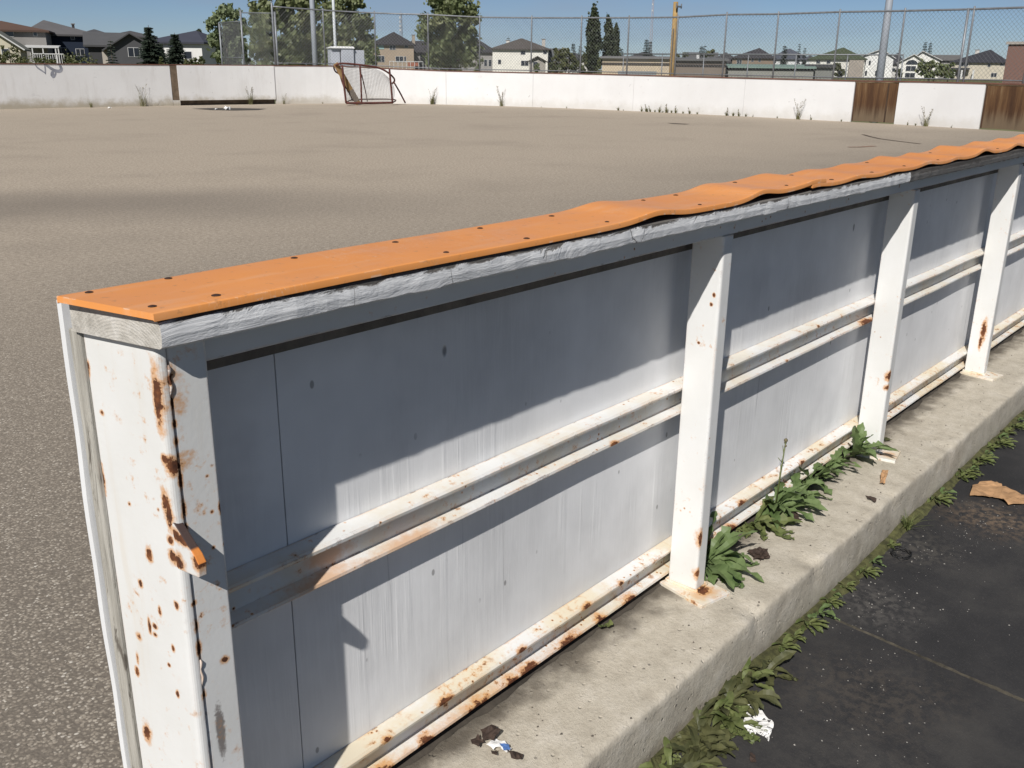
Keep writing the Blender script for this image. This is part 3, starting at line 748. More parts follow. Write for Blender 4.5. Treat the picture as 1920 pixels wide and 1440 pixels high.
# ------------------------------------------------------------------ chain link fence on the far boards
def chainlink(line, z0, z1, par, pitch=.105, r=.0028, name='wire_mesh'):
    """line(s)->xy for s in 0..L ; woven diagonals"""
    f, L = line; b = MB(); N = int(L/pitch)
    for i in range(-60, N+1):
        for sgn in (1, -1):
            pts = []; s = i*pitch; zb = 0
            H = 8
            for k in range(H+1):
                ss = s+(k/H)*(z1(s)-z0(s)) if sgn > 0 else s+(1-k/H)*(z1(s)-z0(s))
                if ss < 0 or ss > L: continue
                zz = z0(ss)+(k/H)*(z1(ss)-z0(ss)); p = f(ss); pts.append((p.x+(.003*sgn), p.y, zz))
            if len(pts) > 1: b.tube(pts, r, 3, False)
    return b.build(name, 'wire', par)
FP = [(519,6),(612,30),(705,24),(802,26),(897,31),(993,32),(1085,31),(1172,32),(1262,31),(1352,27),(1447,25),(1560,21),(1679,18),(1806,14),(1919,12)]
FN = thing('chain_link_fence', 'grey chain link fence with top rail mounted on the far white boards', 'fence', wat(ws(1085), .1))
ftop = [(ws(px), zof(px, (12,19,24,27,32,33,33,33,32,27,26,22,20,17,13)[i])) for i, (px, y) in enumerate(FP)]
def fz(s): return lerp(ftop, s)
fs0 = ws(519); fs1 = SL[-1]-1
for i, (px, y) in enumerate(FP):
    s = ws(px); p = wat(s, .10); b = MB(); zt = zof(px, y) if i == 0 else fz(s)+.05
    b.tube([(p.x,p.y,ztop(s)-.7),(p.x,p.y,zt),(p.x,p.y,zt+.02)], [.034,.034,.02] if i in (0,) else [.024,.024,.014], 8); local(b.build('post', 'galv', None, smooth=True), FN)
    if px == 1806:
        b = MB(); p = wat(s-.14, .10); b.tube([(p.x,p.y,ztop(s)-.7),(p.x,p.y,fz(s)+.03)], .03, 8); local(b.build('post', 'galv', None, smooth=True), FN)
b = MB(); b.tube([(*wat(fs0+(fs1-fs0)*i/70, .10).xy, fz(fs0+(fs1-fs0)*i/70)) for i in range(71)], .024, 6); local(b.build('top_rail', 'galv', None, smooth=True), FN)
b = MB(); b.tube([(*wat(fs0+(fs1-fs0)*i/70, .10).xy, ztop(fs0+(fs1-fs0)*i/70)+.06) for i in range(71)], .015, 5); local(b.build('bottom_wire', 'galv', None, smooth=True), FN)
local(chainlink((lambda s: wat(fs0+s, .13), fs1-fs0), lambda s: ztop(fs0+s)-.02, lambda s: fz(fs0+s), None), FN)
# tall backstop fence further off on the left
def straight(pa, pb):
    d = (pb-pa); L = d.length; d = d/L; return (lambda s: pa+d*s), L
BS = thing('backstop_fence', 'tall grey mesh backstop panels in front of trees left of the goal', 'fence', at(460, 121, 52)*1)
pA = at(417, 120, 55); pB = at(458, 120, 51); pC = at(521, 120, 50)
for q in (pA, pB, pC): q.z = 0
BS.location = (pB.x, pB.y, 0)
def zat(px, py, q): return at(px, py, math.hypot(q.x, q.y)).z
for q, px, y in ((pA,417,42),(pB,457,18),(pC,521,22)):
    b = MB(); b.tube([(q.x,q.y,-.2),(q.x,q.y,zat(px,y,q))], .05, 8); local(b.build('post', 'galv', None, smooth=True), BS)
q = (pA+pB)/2
b = MB(); zA = zat(417,43,pA); zB = zat(458,40,pB); zC = zat(458,24,pB)
b.tube([(pA.x,pA.y,zA),(pB.x,pB.y,zB)], .025, 6); b.tube([(pB.x,pB.y,zC),(pC.x,pC.y,zat(521,25,pC))], .025, 6)
b.tube([(pA.x,pA.y,zat(417,108,pA)),(pB.x,pB.y,zat(458,108,pB))], .02, 6); local(b.build('rail', 'galv', None, smooth=True), BS)
ln = straight(pA, pB); local(chainlink(ln, lambda s: 0, lambda s: zA+(zB-zA)*s/ln[1], None, .14, .006), BS)
ln2 = straight(pB, pC); local(chainlink(ln2, lambda s: 0, lambda s: zC, None, .14, .004), BS)
# a second low fence beyond
F2 = thing('chain_link_fence', 'second chain link fence with pale top rail running behind the wooden pole', 'fence')
qa = at(1168, 130, 58); qb = at(1690, 133, 50); qa.z = qb.z = 0; F2.location = (qa+qb)/2
za = zat(1168, 101, qa); zb = zat(1690, 103, qb)
b = MB(); b.tube([(qa.x,qa.y,za),(qb.x,qb.y,zb)], .035, 6); local(b.build('top_rail', 'galv', None, smooth=True), F2)
for k in range(7):
    q = qa+(qb-qa)*k/6; b = MB(); b.tube([(q.x,q.y,-.2),(q.x,q.y,za+(zb-za)*k/6+.04)], .03, 6); local(b.build('post', 'galv', None, smooth=True), F2)
ln3 = straight(qa, qb); local(chainlink(ln3, lambda s: .1, lambda s: za+(zb-za)*s/ln3[1], None, .16, .004), F2)

# ------------------------------------------------------------------ poles
def pole(px, pxb, yt, D, r0, r1, mat, name, label, cat_, extra=None):
    p = at(pxb, 140, D); T = thing(name, label, cat_, (p.x, p.y, -.2)); zt = at(px, yt, D).z
    b = MB(); b.tube([(0,0,0),(0,0,zt*.5),(0,0,zt+.2)], [r0,(r0+r1)/2,r1], 12); b.build('shaft', mat, T, smooth=True)
    if extra: extra(T, zt+.2)
    return T
def lampx(T, zt):
    b = MB(); b.tube([(0,0,zt-.1),(.6,-.3,zt+.15),(1.2,-.6,zt+.2)], .05, 8); b.build('arm', 'pole', T, smooth=True)
    b = MB(); b.box(1.1,1.6,-.85,-.5,zt+.12,zt+.26); b.build('lamp_head', 'pole', T, bevel=.03)
pole(586, 592, -150, 40, .105, .09, 'pole', 'light_pole', 'thick grey light pole rising behind the fence left of the goal', 'light pole', lampx)
pole(624, 631, -120, 38, .055, .05, 'polewhite', 'light_pole', 'thin pale pole rising behind the cabinet above the goal', 'pole', lampx)
pole(1670, 1650, -150, 31, .12, .09, 'pole', 'light_pole', 'grey light pole behind the fence above the rusty gate', 'light pole', lampx)
def wood(T, zt):
    b = MB(); b.box(-.16,.16,-.14,-.10,zt-.17,zt-.12); b.tube([(-.15,-.12,zt-.2),(-.15,-.12,zt-.05)], .02, 6); b.tube([(.15,-.12,zt-.2),(.15,-.12,zt-.05)], .02, 6); b.build('bracket', 'galv', T)
    b = MB(); b.tube([(-.15,-.06,zt-.8),(-.15,-.06,.5)], .018, 6); b.build('conduit', 'dark_wood_shade', T)
pole(1267, 1259, 3.5, 33, .095, .078, 'woodpole', 'utility_pole', 'tan wooden pole standing behind the chain link fence', 'utility pole', wood)
def mast(px, yt, yb, D, w, label, mat):
    p = at(px, 125, D); T = thing('radio_mast', label, 'mast', (p.x, p.y, 0)); zt = at(px, yt, D).z; zb = 0
    for k in range(3):
        a = k*2.094; b = MB(); b.tube([(math.cos(a)*w*1.0, math.sin(a)*w*1.0, 0), (math.cos(a)*w*.45, math.sin(a)*w*.45, zt)], w*.09, 5); b.build('leg', mat, T)
    b = MB(); n = int(zt/(w*2.2))
    for i in range(n):
        z0 = zt*i/n; z1 = zt*(i+1)/n; r0 = w*(1-.55*i/n); r1 = w*(1-.55*(i+1)/n)
        for k in range(3):
            a = k*2.094; c = (k+1)*2.094; b.tube([(math.cos(a)*r0, math.sin(a)*r0, z0), (math.cos(c)*r1, math.sin(c)*r1, z1)], w*.06, 4)
    b.build('bracing', mat, T)
    b = MB()
    for k in range(4): b.box(-w*.7, -w*.4, -w*.3, w*.3, zt*(.9-.07*k), zt*(.9-.07*k)+w*.8)
    b.build('antenna', 'frame', T)
    b = MB(); b.tube([(0,0,zt),(0,0,zt*1.04)], w*.08, 5); b.build('spike', mat, T)
MAT['mast'] = simple('mast_steel', (.30,.32,.36), .6, .1, .2); MAT['mastred'] = simple('mast_red_white', (.42,.36,.38), .6, .2, .12)
mast(754, 24, 70, 240, .55, 'lattice radio mast behind the tan house with dark roof', 'mast')
mast(1218.5, -30, 100, 520, .9, 'thin distant radio mast left of the wooden pole', 'mastred')
# electrical cabinet behind the goal
p = at(650, 121, 37.5); az = math.atan2(p.y, p.x)-math.pi/2
CB = thing('utility_cabinet', 'pale grey electrical cabinets behind the fence above the goal', 'cabinet', (p.x, p.y, 0), az+.25)
zc = at(650, 91, 37.5).z; sx = 37.5/F
b = MB(); b.box(-.62,-.30,-.25,.3,-.2,zc*.99); b.build('side_box', 'cabinet', CB, bevel=.01)
b = MB(); b.box(-.26,.20,-.32,.45,-.2,zc); b.build('main_box', 'cabinet', CB, bevel=.01)
b = MB(); b.box(.22,.62,-.22,.3,-.2,zc*.97); b.build('side_box', 'cabinet', CB, bevel=.01)
b = MB(); b.hexa([(-.66,-.36,zc),(.24,-.36,zc),(.24,.5,zc),(-.66,.5,zc),(-.5,-.28,zc+.07),(.2,-.28,zc+.07),(.2,.4,zc+.07),(-.5,.4,zc+.07)]); b.build('lid', 'cabinet_top', CB)

# ------------------------------------------------------------------ goal
gd = 34.0
gL = at(651, 192, gd); gR = at(737, 192, gd-.3); gL = onz(650, 197.5, .01); gR = onz(736.5, 197.0, .01)
GO = thing('hockey_goal', 'rusty red hockey goal with torn white net and a bent top bar', 'goal', ((gL.x+gR.x)/2, (gL.y+gR.y)/2, 0))
O = Vector(GO.location); gx = (gR-gL); W = gx.xy.length; gx = Vector((gx.x, gx.y, 0)).normalized(); gyv = Vector((-gx.y, gx.x, 0))
if gyv.dot(Vector((O.x, O.y, 0))) < 0: gyv = -gyv
def G(px, py, dep=0):  # goal plane point
    d = ray(px, py); nrm = gyv; P0 = O+gyv*dep; t = (P0-CAM).dot(nrm)/d.dot(nrm); return CAM+d*t-O
def gtube(name, pts, r=.03):
    b = MB(); b.tube([tuple(q) for q in cat([tuple(p) for p in pts], 5)], r, 8); b.build(name, 'goal', GO, smooth=True)
gtube('post', [G(649,193), G(645,160), G(641.5,122)], .032); gtube('post', [G(736,193), G(733,160), G(730,128)], .032)
gtube('base_bar', [G(649,193.2), G(690,193.2), G(737,192.4)], .034)
gtube('crossbar', [G(630,123,.1), G(638,119), G(660,120), G(690,123.5), G(712,128), G(728,136.5), G(738,146,.2), G(739.5,152,.4), G(735,157,.5)], .030)
gtube('side_loop', [G(630,123,.1), G(626,126,.3), G(629,134,.5), G(637,140,.4), G(641,152,.2), G(645,163,0)], .026)
gtube('centre_post', [G(675,122), G(677,160), G(678,193)], .028)
gtube('back_bar', [G(649,193), G(661,187,.75), G(700,186,.95), G(740,187,.75), G(737,192)], .022)
gtube('brace', [G(645,158), G(655,176,.5), G(662,189,.75)], .020); gtube('brace', [G(678,140,.1), G(684,165,.5), G(689,190,.9)], .018)
gtube('brace', [G(739,155,.4), G(749,172,.6), G(760,193,.7)], .026)
b = MB()  # the net hangs from the bent bar to the back of the base
def netp(u, v):
    top = G(642+88*u, lerp([(0,120),(.6,126),(.85,135),(1,147)], u), .03); bot = G(650+86*u, 192, .62*math.sin(math.pi*min(1,max(0,u)))**.35)
    q = top.lerp(bot, v); q += gyv*(.25*math.sin(math.pi*v)*(.5+.5*math.sin(math.pi*u))); q += gx*(.18*max(0,u-.45)*math.sin(math.pi*v)*1.6); q.z -= .05*math.sin(math.pi*u)*math.sin(math.pi*v)
    q.z = max(q.z, .01); return q
for i in range(37): b.tube([netp(i/36, k/10) for k in range(11)], .0052, 3, False)
for i in range(29): b.tube([netp(k/16, i/28) for k in range(17)], .0052, 3, False)
b.build('net', 'net', GO)
b = MB(); A = G(629,119,.12)+O; B = G(672,191,.35)+O; A.z = max(A.z, 1.2); B.z = .04
PLK = thing('plank', 'old brown wooden plank leaning inside the hockey goal', 'plank', (B.x, B.y, 0))
d = (A-B).normalized(); sd = gx-d*gx.dot(d); sd.normalize(); nn_ = d.cross(sd); hw, ht = .085, .022
pts = []
for q in (B-Vector((B.x,B.y,0)), A-Vector((B.x,B.y,0))): pts.append([q+sd*a*hw+nn_*c*ht for a, c in ((-1,-1),(1,-1),(1,1),(-1,1))])
MB().hexa(pts[0]+pts[1]).build('board', 'plank', PLK, bevel=.005)
mid = (B-Vector((B.x,B.y,0)))+d*.32
b = MB(); b.hexa([(mid+d*(-.22)+sd*a*(hw+.004)+nn_*c*(ht+.004)) for a, c in ((-1,-1),(1,-1),(1,1),(-1,1))]+[(mid+d*.2+sd*a*(hw+.004)+nn_*c*(ht+.004)) for a, c in ((-1,-1),(1,-1),(1,1),(-1,1))]); b.build('dark_wrap', 'dark_wood_shade', PLK)

# ------------------------------------------------------------------ litter and marks on the court
def flat(px0, pts, z, name, mat, label):
    b = MB(); n = len(pts); b.v = [tuple(onz(x, y, z)) for x, y in pts]; b.f = [tuple(range(n))]; o = b.build(name, mat); 
    if o.data.polygons[0].normal.z < 0: o.data.flip_normals()
    return struct(o, label)
flat(0, [(360,203.6),(400,202.2),(450,202.6),(500,203.8),(485,206.2),(440,207.2),(395,206.2)], .006, 'damp_patch', simple('damp_court', (.06,.05,.04), .6, .3, 2), 'dark damp patch in front of the white gate')
flat(0, [(1250,230.3),(1268,231),(1293,232.4),(1285,233.2),(1262,232.2)], .006, 'court_stain', simple('court_stain', (.10,.08,.06), .8, .3, 2), 'small dark stain near the far boards')
def lineon(pts, w, name, c, label):
    b = MB(); P = [onz(x, y, .007) for x, y in pts]
    for i in range(len(P)-1):
        d = (P[i+1]-P[i]).normalized(); s = Vector((-d.y, d.x, 0))*w; b.quad(P[i]-s, P[i+1]-s, P[i+1]+s, P[i]+s)
    o = b.build(name, simple(name+'_tone', c, .85, .3, 3))
    for p_ in o.data.polygons:
        if p_.normal.z < 0: o.data.flip_normals(); break
    return struct(o, label)
lineon([(1618,252),(1632,256),(1650,260),(1680,264),(1700,266.5),(1726,269.5)], .035, 'court_crack', (.10,.075,.055), 'curved dark crack in the court')
lineon([(1590,275.5),(1612,275.5),(1640,273.5)], .05, 'court_scuff', (.24,.145,.10), 'reddish scuff on the court')
def crumple(name, label, mat, loc, size, seed, cat_='litter', hgt=.5, cuts=2):
    r = random.Random(seed); bm = bmesh.new(); bmesh.ops.create_icosphere(bm, subdivisions=cuts, radius=1)
    for v in bm.verts:
        k = .6+.55*mnoise.noise(v.co*1.7+Vector((seed*3.1, 0, 0)))+.25*r.uniform(-1, 1)
        v.co = Vector((v.co.x*size[0]*k, v.co.y*size[1]*k, max(-.02*size[2], v.co.z*size[2]*k*hgt+.3*size[2])))
    me = bpy.data.meshes.new(name); bm.to_mesh(me); bm.free(); me.materials.append(MAT[mat]); o = bpy.data.objects.new(name, me); COL.objects.link(o); o.location = loc
    return tag(o, label, cat_) if label else o
crumple('paper_cup', 'crushed white paper cup lying on the damp patch near the gate', 'tissue', onz(427,206,.005), (.16,.13,.16), 3)
crumple('paper_scrap', 'small white paper scrap beside the crushed cup on damp patch', 'tissue', onz(405,205.5,.005), (.07,.06,.05), 4)
crumple('paper_scrap', 'white paper scrap lying at the foot of the far left boards', 'tissue', onz(206,203,.005), (.08,.06,.06), 5)
# scraps on the curb
def rag(name, label, mat, cx, cyy, z, outline, seed, crinkle=.006, cat_='litter', sub=3, holes=0):
    """irregular torn sheet lying on a surface"""
    bm = bmesh.new(); vs = [bm.verts.new((cx+x, cyy+y, 0)) for x, y in outline]; bm.faces.new(vs)
    bmesh.ops.triangulate(bm, faces=bm.faces); bmesh.ops.subdivide_edges(bm, edges=bm.edges, cuts=sub, use_grid_fill=True)
    rr = random.Random(seed)
    if holes: bmesh.ops.delete(bm, geom=[f for f in bm.faces if rr.random() < holes], context='FACES')
    for v in bm.verts:
        v.co.x += mnoise.noise(v.co*90+Vector((seed,0,0)))*.004; v.co.y += mnoise.noise(v.co*90+Vector((0,seed,0)))*.004
        v.co.z = z+.002+crinkle*(.9+mnoise.noise(Vector((v.co.x*38+seed, v.co.y*38, seed)))+.6*mnoise.noise(Vector((v.co.x*110, v.co.y*110, seed))))
    bmesh.ops.recalc_face_normals(bm, faces=bm.faces)
    if bm.faces and sum(f.normal.z for f in bm.faces) < 0: bmesh.ops.reverse_faces(bm, faces=bm.faces)
    bmesh.ops.solidify(bm, geom=bm.faces, thickness=.0012)
    me = bpy.data.meshes.new(name); bm.to_mesh(me); bm.free(); me.materials.append(MAT[mat]); o = bpy.data.objects.new(name, me); COL.objects.link(o)
    return tag(o, label, cat_)
def outl(pix, z):
    P = [onz(x, y, z) for x, y in pix]; c = sum(P, Vector())/len(P); return c.x, c.y, z, [(p.x-c.x, p.y-c.y) for p in P]
rag('torn_wrapper', 'small torn white and blue wrapper on the concrete curb', 'tissue', *outl([(912,1400),(930,1390),(945,1396),(960,1408),(950,1416),(935,1406),(925,1410)], 0), 2, .006)
rag('torn_wrapper', 'blue scrap of wrapper between brown flakes on the curb', 'blue', *outl([(938,1398),(953,1398),(957,1408),(944,1410)], .006), 9, .003)
rag('brown_flake', 'largest curled dark brown flake above the torn wrapper on curb', 'brown', *outl([(900,1376),(930,1371),(938,1383),(925,1396),(905,1392)], .002), 3, .010)
rag('brown_flake', 'dark brown flake left of the torn wrapper on curb', 'brown', *outl([(884,1392),(896,1384),(906,1398),(898,1408),(887,1404)], .002), 4, .009)
rag('brown_flake', 'dark brown flake right of the torn wrapper on curb', 'brown', *outl([(950,1414),(958,1418),(980,1418),(978,1428),(958,1430)], .002), 5, .009)
rag('brown_flake', 'tiny brown flake below the torn wrapper on curb', 'brown', *outl([(921,1415),(931,1414),(930,1421),(922,1421)], .002), 6, .006)
rag('tissue', 'torn white tissue flattened on the dark pavement by the weeds', 'tissue', *outl([(1400,1312),(1418,1318),(1424,1332),(1450,1362),(1446,1374),(1440,1392),(1432,1384),(1420,1380),(1408,1384),(1392,1362),(1396,1345),(1390,1340)], -.15), 7, .005, sub=5, holes=.16)
rag('cardboard_scrap', 'torn brown cardboard piece lying on the dark pavement', 'card', *outl([(1823,915),(1840,908),(1868,907),(1884,918),(1925,936),(1925,948),(1890,950),(1872,938),(1848,936),(1818,932)], -.15), 8, .010)
rag('dead_leaf', 'upright curled tan dead leaf on the curb below the second post', 'card', *outl([(1654,886),(1664,888),(1662,900),(1658,912),(1649,910),(1650,896)], 0), 10, .012)
rag('dead_leaf', 'dark brown dead leaf on the curb beside the tan leaf', 'brown', *outl([(1622,932),(1632,934),(1644,940),(1640,944),(1628,939)], 0), 11, .006)
rag('dead_leaf', 'greenish leaf lying on the curb behind the second post', 'wilt', *outl([(1652,823),(1662,824),(1672,829),(1660,829)], 0), 12, .006)
rag('dead_leaf', 'black leaf on the dark pavement at the bottom of the photo', 'brown', *outl([(1406,1416),(1414,1420),(1418,1434),(1406,1432)], -.15), 13, .006)
rag('dead_leaf', 'curled brown leaf under the weeds between the first two posts', 'brown', *outl([(1470,965),(1492,966),(1502,980),(1488,984),(1474,976)], 0), 14, .012)
crumple('seed_head', 'flattened brown seed head on the curb right of the first post', 'brown', onz(1424,1046,.0), (.036,.032,.035), 21, 'seed head', .5, 3)
# loose grit on the pavement
b = MB()
for i in range(420):
    if i < 330: cx, cyy, sg = RND.choice([(2.44,.74,.13),(3.2,.68,.14),(2.8,.76,.16),(2.0,.62,.22)]); x = RND.gauss(cx, sg); y = RND.gauss(cyy, sg*.6)
    else: x = RND.uniform(1.3, 5.5); y = RND.uniform(.1, .86)
    if y > .855: continue
    s = RND.choice([.0010,.0012,.0015,.0018,.0026])*RND.uniform(.7,1.2); c = Vector((x, y, -.15)); q = [c+Vector((s*math.cos(a+RND.uniform(-.4,.4)), s*math.sin(a), 0)) for a in (0,1.57,3.14,4.71)]; t = c+Vector((0,0,s*.9)); 
    for k in range(4): b.tri(q[k], q[(k+1)%4], t)
tag(b.build('grit', 'stone'), 'scattered pale grit on the dark pavement', 'grit', kind='stuff')
b = MB()
for i in range(260):
    x = RND.uniform(.9, 5.5); y = RND.uniform(.875, 1.11); s = RND.choice([.001,.0014,.002,.003])*RND.uniform(.7,1.3); c = Vector((x, y, .0005)); q = [c+Vector((s*math.cos(a+RND.uniform(-.4,.4)), s*.8*math.sin(a), 0)) for a in (0,1.57,3.14,4.71)]; t = c+Vector((0,0,s*.9))
    for k in range(4): b.tri(q[k], q[(k+1)%4], t)
tag(b.build('grit', simple('dark_crumbs', (.10,.085,.07), .9, .5, 40)), 'dark crumbs scattered on the concrete curb', 'grit', kind='stuff')
b = MB(); P = onz(1690, 1040, -.148)
for k in range(3):
    ph = k*1.1; b.tube([P+Vector((.035*math.cos(a+ph)*(1+.3*math.sin(2*a+k)), .028*math.sin(a+ph), .006+.006*math.sin(3*a+k))) for a in [i*.45 for i in range(15)]], .0012, 5)
tag(b.build('wire_loop', simple('black_wire', (.015,.015,.016), .5, .2, 20), smooth=True), 'tangled black wire loop on pavement by the curb', 'wire')

# ------------------------------------------------------------------ weeds
def leafblade(b, base, az, el, L, W, curl, rng, teeth=5, twist=0.0):
    """a toothed leaf: base point, azimuth, start elevation, length, half width, downward curl"""
    N = 12; p = Vector(base); e = el; side = Vector((-math.sin(az), math.cos(az), 0)); prev = None; ph = rng.uniform(0, 3)
    for i in range(N+1):
        t = i/N; d = Vector((math.cos(az)*math.cos(e), math.sin(az)*math.cos(e), math.sin(e)))
        up = side.cross(d)*-1
        w = W*(math.sin(math.pi*min(1, t*.92+.04))**.6)*(.30+.95*t if t < .6 else .87)*(1+(.32 if teeth > 4 else .16)*math.sin(t*teeth*6.28+ph)) if 0 < i < N else W*.06
        sv = (side*math.cos(twist*t)+up*math.sin(twist*t))
        wv = w*(.45 if teeth > 4 else .2)*math.sin(t*11+ph*2); ll, mm, rr = p-sv*w+up*(w*.35+wv), p, p+sv*w+up*(w*.35-wv)
        if prev: b.quad(prev[0], prev[1], mm, ll); b.quad(prev[1], prev[2], rr, mm)
        prev = (ll, mm, rr); p = p+d*(L/N); e -= curl/N*(.5+t)
        az += rng.uniform(-.06, .06)
def weed(name, label, loc, n, L, W, mat, seed, el=(.3,1.0), curl=(.6,1.6), az=(0,6.28), stalk=None, group=None, cat_='weed', teeth=5, spread=.01):
    rng = random.Random(seed); T = thing(name, label, cat_, loc, 0, group); b = MB()
    for i in range(n):
        a = az[0]+(az[1]-az[0])*(i+rng.uniform(-.4,.4))/n
        leafblade(b, (rng.uniform(-spread,spread), rng.uniform(-spread,spread), .002), a, rng.uniform(*el), L*rng.uniform(.65,1.15), W*rng.uniform(.75,1.2), rng.uniform(*curl), rng, teeth, rng.uniform(-.6,.6))
    for i, v in enumerate(b.v): b.v[i] = (v[0], v[1], max(v[2], .0015+.0015*(i % 5)))
    b.build('leaves', mat, T, smooth=True)
    if stalk:
        b = MB(); h, lx, ly = stalk; b.tube([(0,0,0),(lx*.4,ly*.4,h*.5),(lx,ly,h)], [.0026,.0022,.0018], 6)
        for k in range(3): b.tube([(lx*(.5+.12*k),ly*(.5+.12*k),h*(.55+.14*k)),(lx*(.5+.12*k)+.012*(-1)**k,ly*.5+.008,h*(.63+.14*k))], [.0014,.001], 5)
        b.build('stalk', 'weed2', T, smooth=True)
        b = MB(); 
        for (dx, dy, dz, r) in ((0,0,.004,.006),(.005,.003,-.006,.004),(-.004,-.003,-.012,.0035)): b.tube([(lx+dx,ly+dy,h+dz-r),(lx+dx,ly+dy,h+dz-r*.4),(lx+dx,ly+dy,h+dz+r*.4),(lx+dx,ly+dy,h+dz+r)], [r*.4,r,r*.9,r*.3], 7)
        b.build('bud', 'dry', T, smooth=True)
    return T
GP = 'weeds growing on the curb under the boards'
weed('dandelion_weed', 'dark green dandelion rosette at the right foot of the first post', (2.045,1.085,.002), 17, .165, .021, 'weed', 1, (.15,.9), (.7,1.6), (-2.6,1.2), None, GP)
weed('dandelion_weed', 'small dandelion tucked behind the first post against the bottom rail', (2.09,1.10,.002), 10, .13, .017, 'weed', 15, (.4,1.1), (.7,1.6), (-2.2,.6), None, GP)
weed('dandelion_weed', 'bushy weed carrying the tall budded stalk halfway between the first two posts', (2.50,1.10,.002), 18, .14, .016, 'weed', 2, (.2,1.0), (.6,1.6), (-3.3,.5), (.225,.0,-.01), GP)
weed('dandelion_weed', 'dense leafy weed just right of the tall budded stalk', (2.62,1.10,.002), 15, .13, .015, 'weed', 3, (.2,.95), (.7,1.6), (-3.2,.5), None, GP)
weed('dandelion_weed', 'low broad leaved weed just left of the tall budded stalk', (2.37,1.10,.002), 15, .125, .017, 'weed2', 4, (.15,.7), (.5,1.2), (-3.2,.3), None, GP)
weed('dandelion_weed', 'middle weed between the stalked weed and the second post', (2.76,1.11,.002), 14, .12, .014, 'weed', 5, (.3,1.0), (.7,1.6), (-3.2,.3), None, GP)
weed('dandelion_weed', 'low narrow leaved weed trailing left from the second post', (2.90,1.11,.002), 13, .11, .013, 'weed', 16, (.3,.9), (.7,1.6), (-3.2,.3), None, GP)
weed('dandelion_weed', 'tall leaved weed against the left foot of the second post', (3.06,1.09,.002), 15, .155, .017, 'weed', 6, (.5,1.45), (.4,1.4), (-3.3,.4), None, GP)
weed('seedling', 'single round leaved seedling under the bottom rail left of the first post', (1.635,1.115,.002), 2, .032, .012, 'weed2', 7, (.5,.9), (.3,.8), (-2.5,-.5), None, None, 'seedling', 0, .002)
# weeds along the foot of the curb
GK = 'weeds along the foot of the curb'
big = [(1.47,.83),(1.55,.82),(1.62,.845),(1.69,.835),(1.74,.85),(1.80,.84),(1.86,.85),(1.93,.845),(1.60,.795),(1.70,.80),(1.42,.80),(1.50,.785)]
for i, (x, y) in enumerate(big):
    weed('curb_weed', 'wilted leafy weed in the dense mat of weeds beside the torn tissue', (x, y-.01, -.148), 13, .085, .012, 'wilt' if i % 3 else 'weed2', 40+i, (.05,.95), (.3,1.6), (-3.9,1.2), None, GK, teeth=4, spread=.02)
proto = [weed('curb_weed', 'small green weed rooted in the mossy line at the foot of the curb', (2.06,.85,-.148), 9, .052, .008, 'weed2', 60, (.2,1.0), (.5,1.4), (-3.4,.4), None, GK, teeth=3),
         weed('curb_weed', 'small green weed rooted in the mossy line at the foot of the curb', (2.20,.85,-.148), 13, .06, .008, 'weed2', 61, (.15,.9), (.5,1.4), (-3.4,.4), None, GK, teeth=4),
         weed('curb_weed', 'small green weed rooted in the mossy line at the foot of the curb', (2.27,.84,-.148), 8, .05, .007, 'weed', 62, (.2,.9), (.5,1.4), (-3.4,.4), None, GK, teeth=3)]
xs_ = [2.12,2.35,2.39,2.46,2.58,2.66,2.80,3.24,3.30,3.5,3.55,3.60,3.66,3.72,3.80,3.88,3.95,4.02,4.10,4.2,4.30,4.4,4.5,4.65]
for i, x in enumerate(xs_):
    copy_of(proto[i % 3], (x, .85+RND.uniform(-.012,.008), -.148), RND.uniform(-.6,.6), sc_=RND.uniform(.5,.85) if x < 3 else RND.uniform(.6,1.15))
# a grass tuft with a long arching blade
def tuft(name, label, loc, n, h, mat, seed, spread=.5, group=None, wd=.004, stalks=0):
    rng = random.Random(seed); T = thing(name, label, 'weed', loc, 0, group); b = MB()
    for i in range(n):
        a = rng.uniform(0, 6.28); l = h*rng.uniform(.4,1.0); lean = rng.uniform(.1, spread); p = [Vector((rng.uniform(-.02,.02)*h*6, rng.uniform(-.02,.02)*h*6, 0))]
        for k in range(1, 5): p.append(p[0]+Vector((math.cos(a)*lean*l*(k/4)**1.6, math.sin(a)*lean*l*(k/4)**1.6, l*(k/4)*(1-.25*lean*k/4))))
        sd = Vector((-math.sin(a), math.cos(a), 0))
        for k in range(4):
            w0 = wd*(1-k/4.2); w1 = wd*(1-(k+1)/4.2); b.quad(p[k]-sd*w0, p[k]+sd*w0, p[k+1]+sd*w1, p[k+1]-sd*w1)
    b.build('blades', mat, T)
    if stalks:
        b = MB()
        for i in range(stalks*2):
            a = rng.uniform(0, 6.28); l = h*rng.uniform(.7,1.6); q = [Vector((0,0,0)), Vector((math.cos(a)*l*.12, math.sin(a)*l*.12, l*.5)), Vector((math.cos(a)*l*.32, math.sin(a)*l*.32, l))]
            b.tube(q, [wd*.45,wd*.35,wd*.25], 4)
            for k in range(6): 
                c = q[1].lerp(q[2], .3+.12*k); b.tri(c, c+Vector((rng.uniform(-1,1)*wd*4, rng.uniform(-1,1)*wd*4, wd*4.5)), c+Vector((rng.uniform(-1,1)*wd*5, rng.uniform(-1,1)*wd*5, wd*3)))
        b.build('stalks', 'dry', T)
    return T
tuft('grass_tuft', 'spiky grass tuft with long arching blades beside the black wire loop', (2.95,.845,-.148), 46, .085, 'weed2', 70, 1.5, GK, .0022)
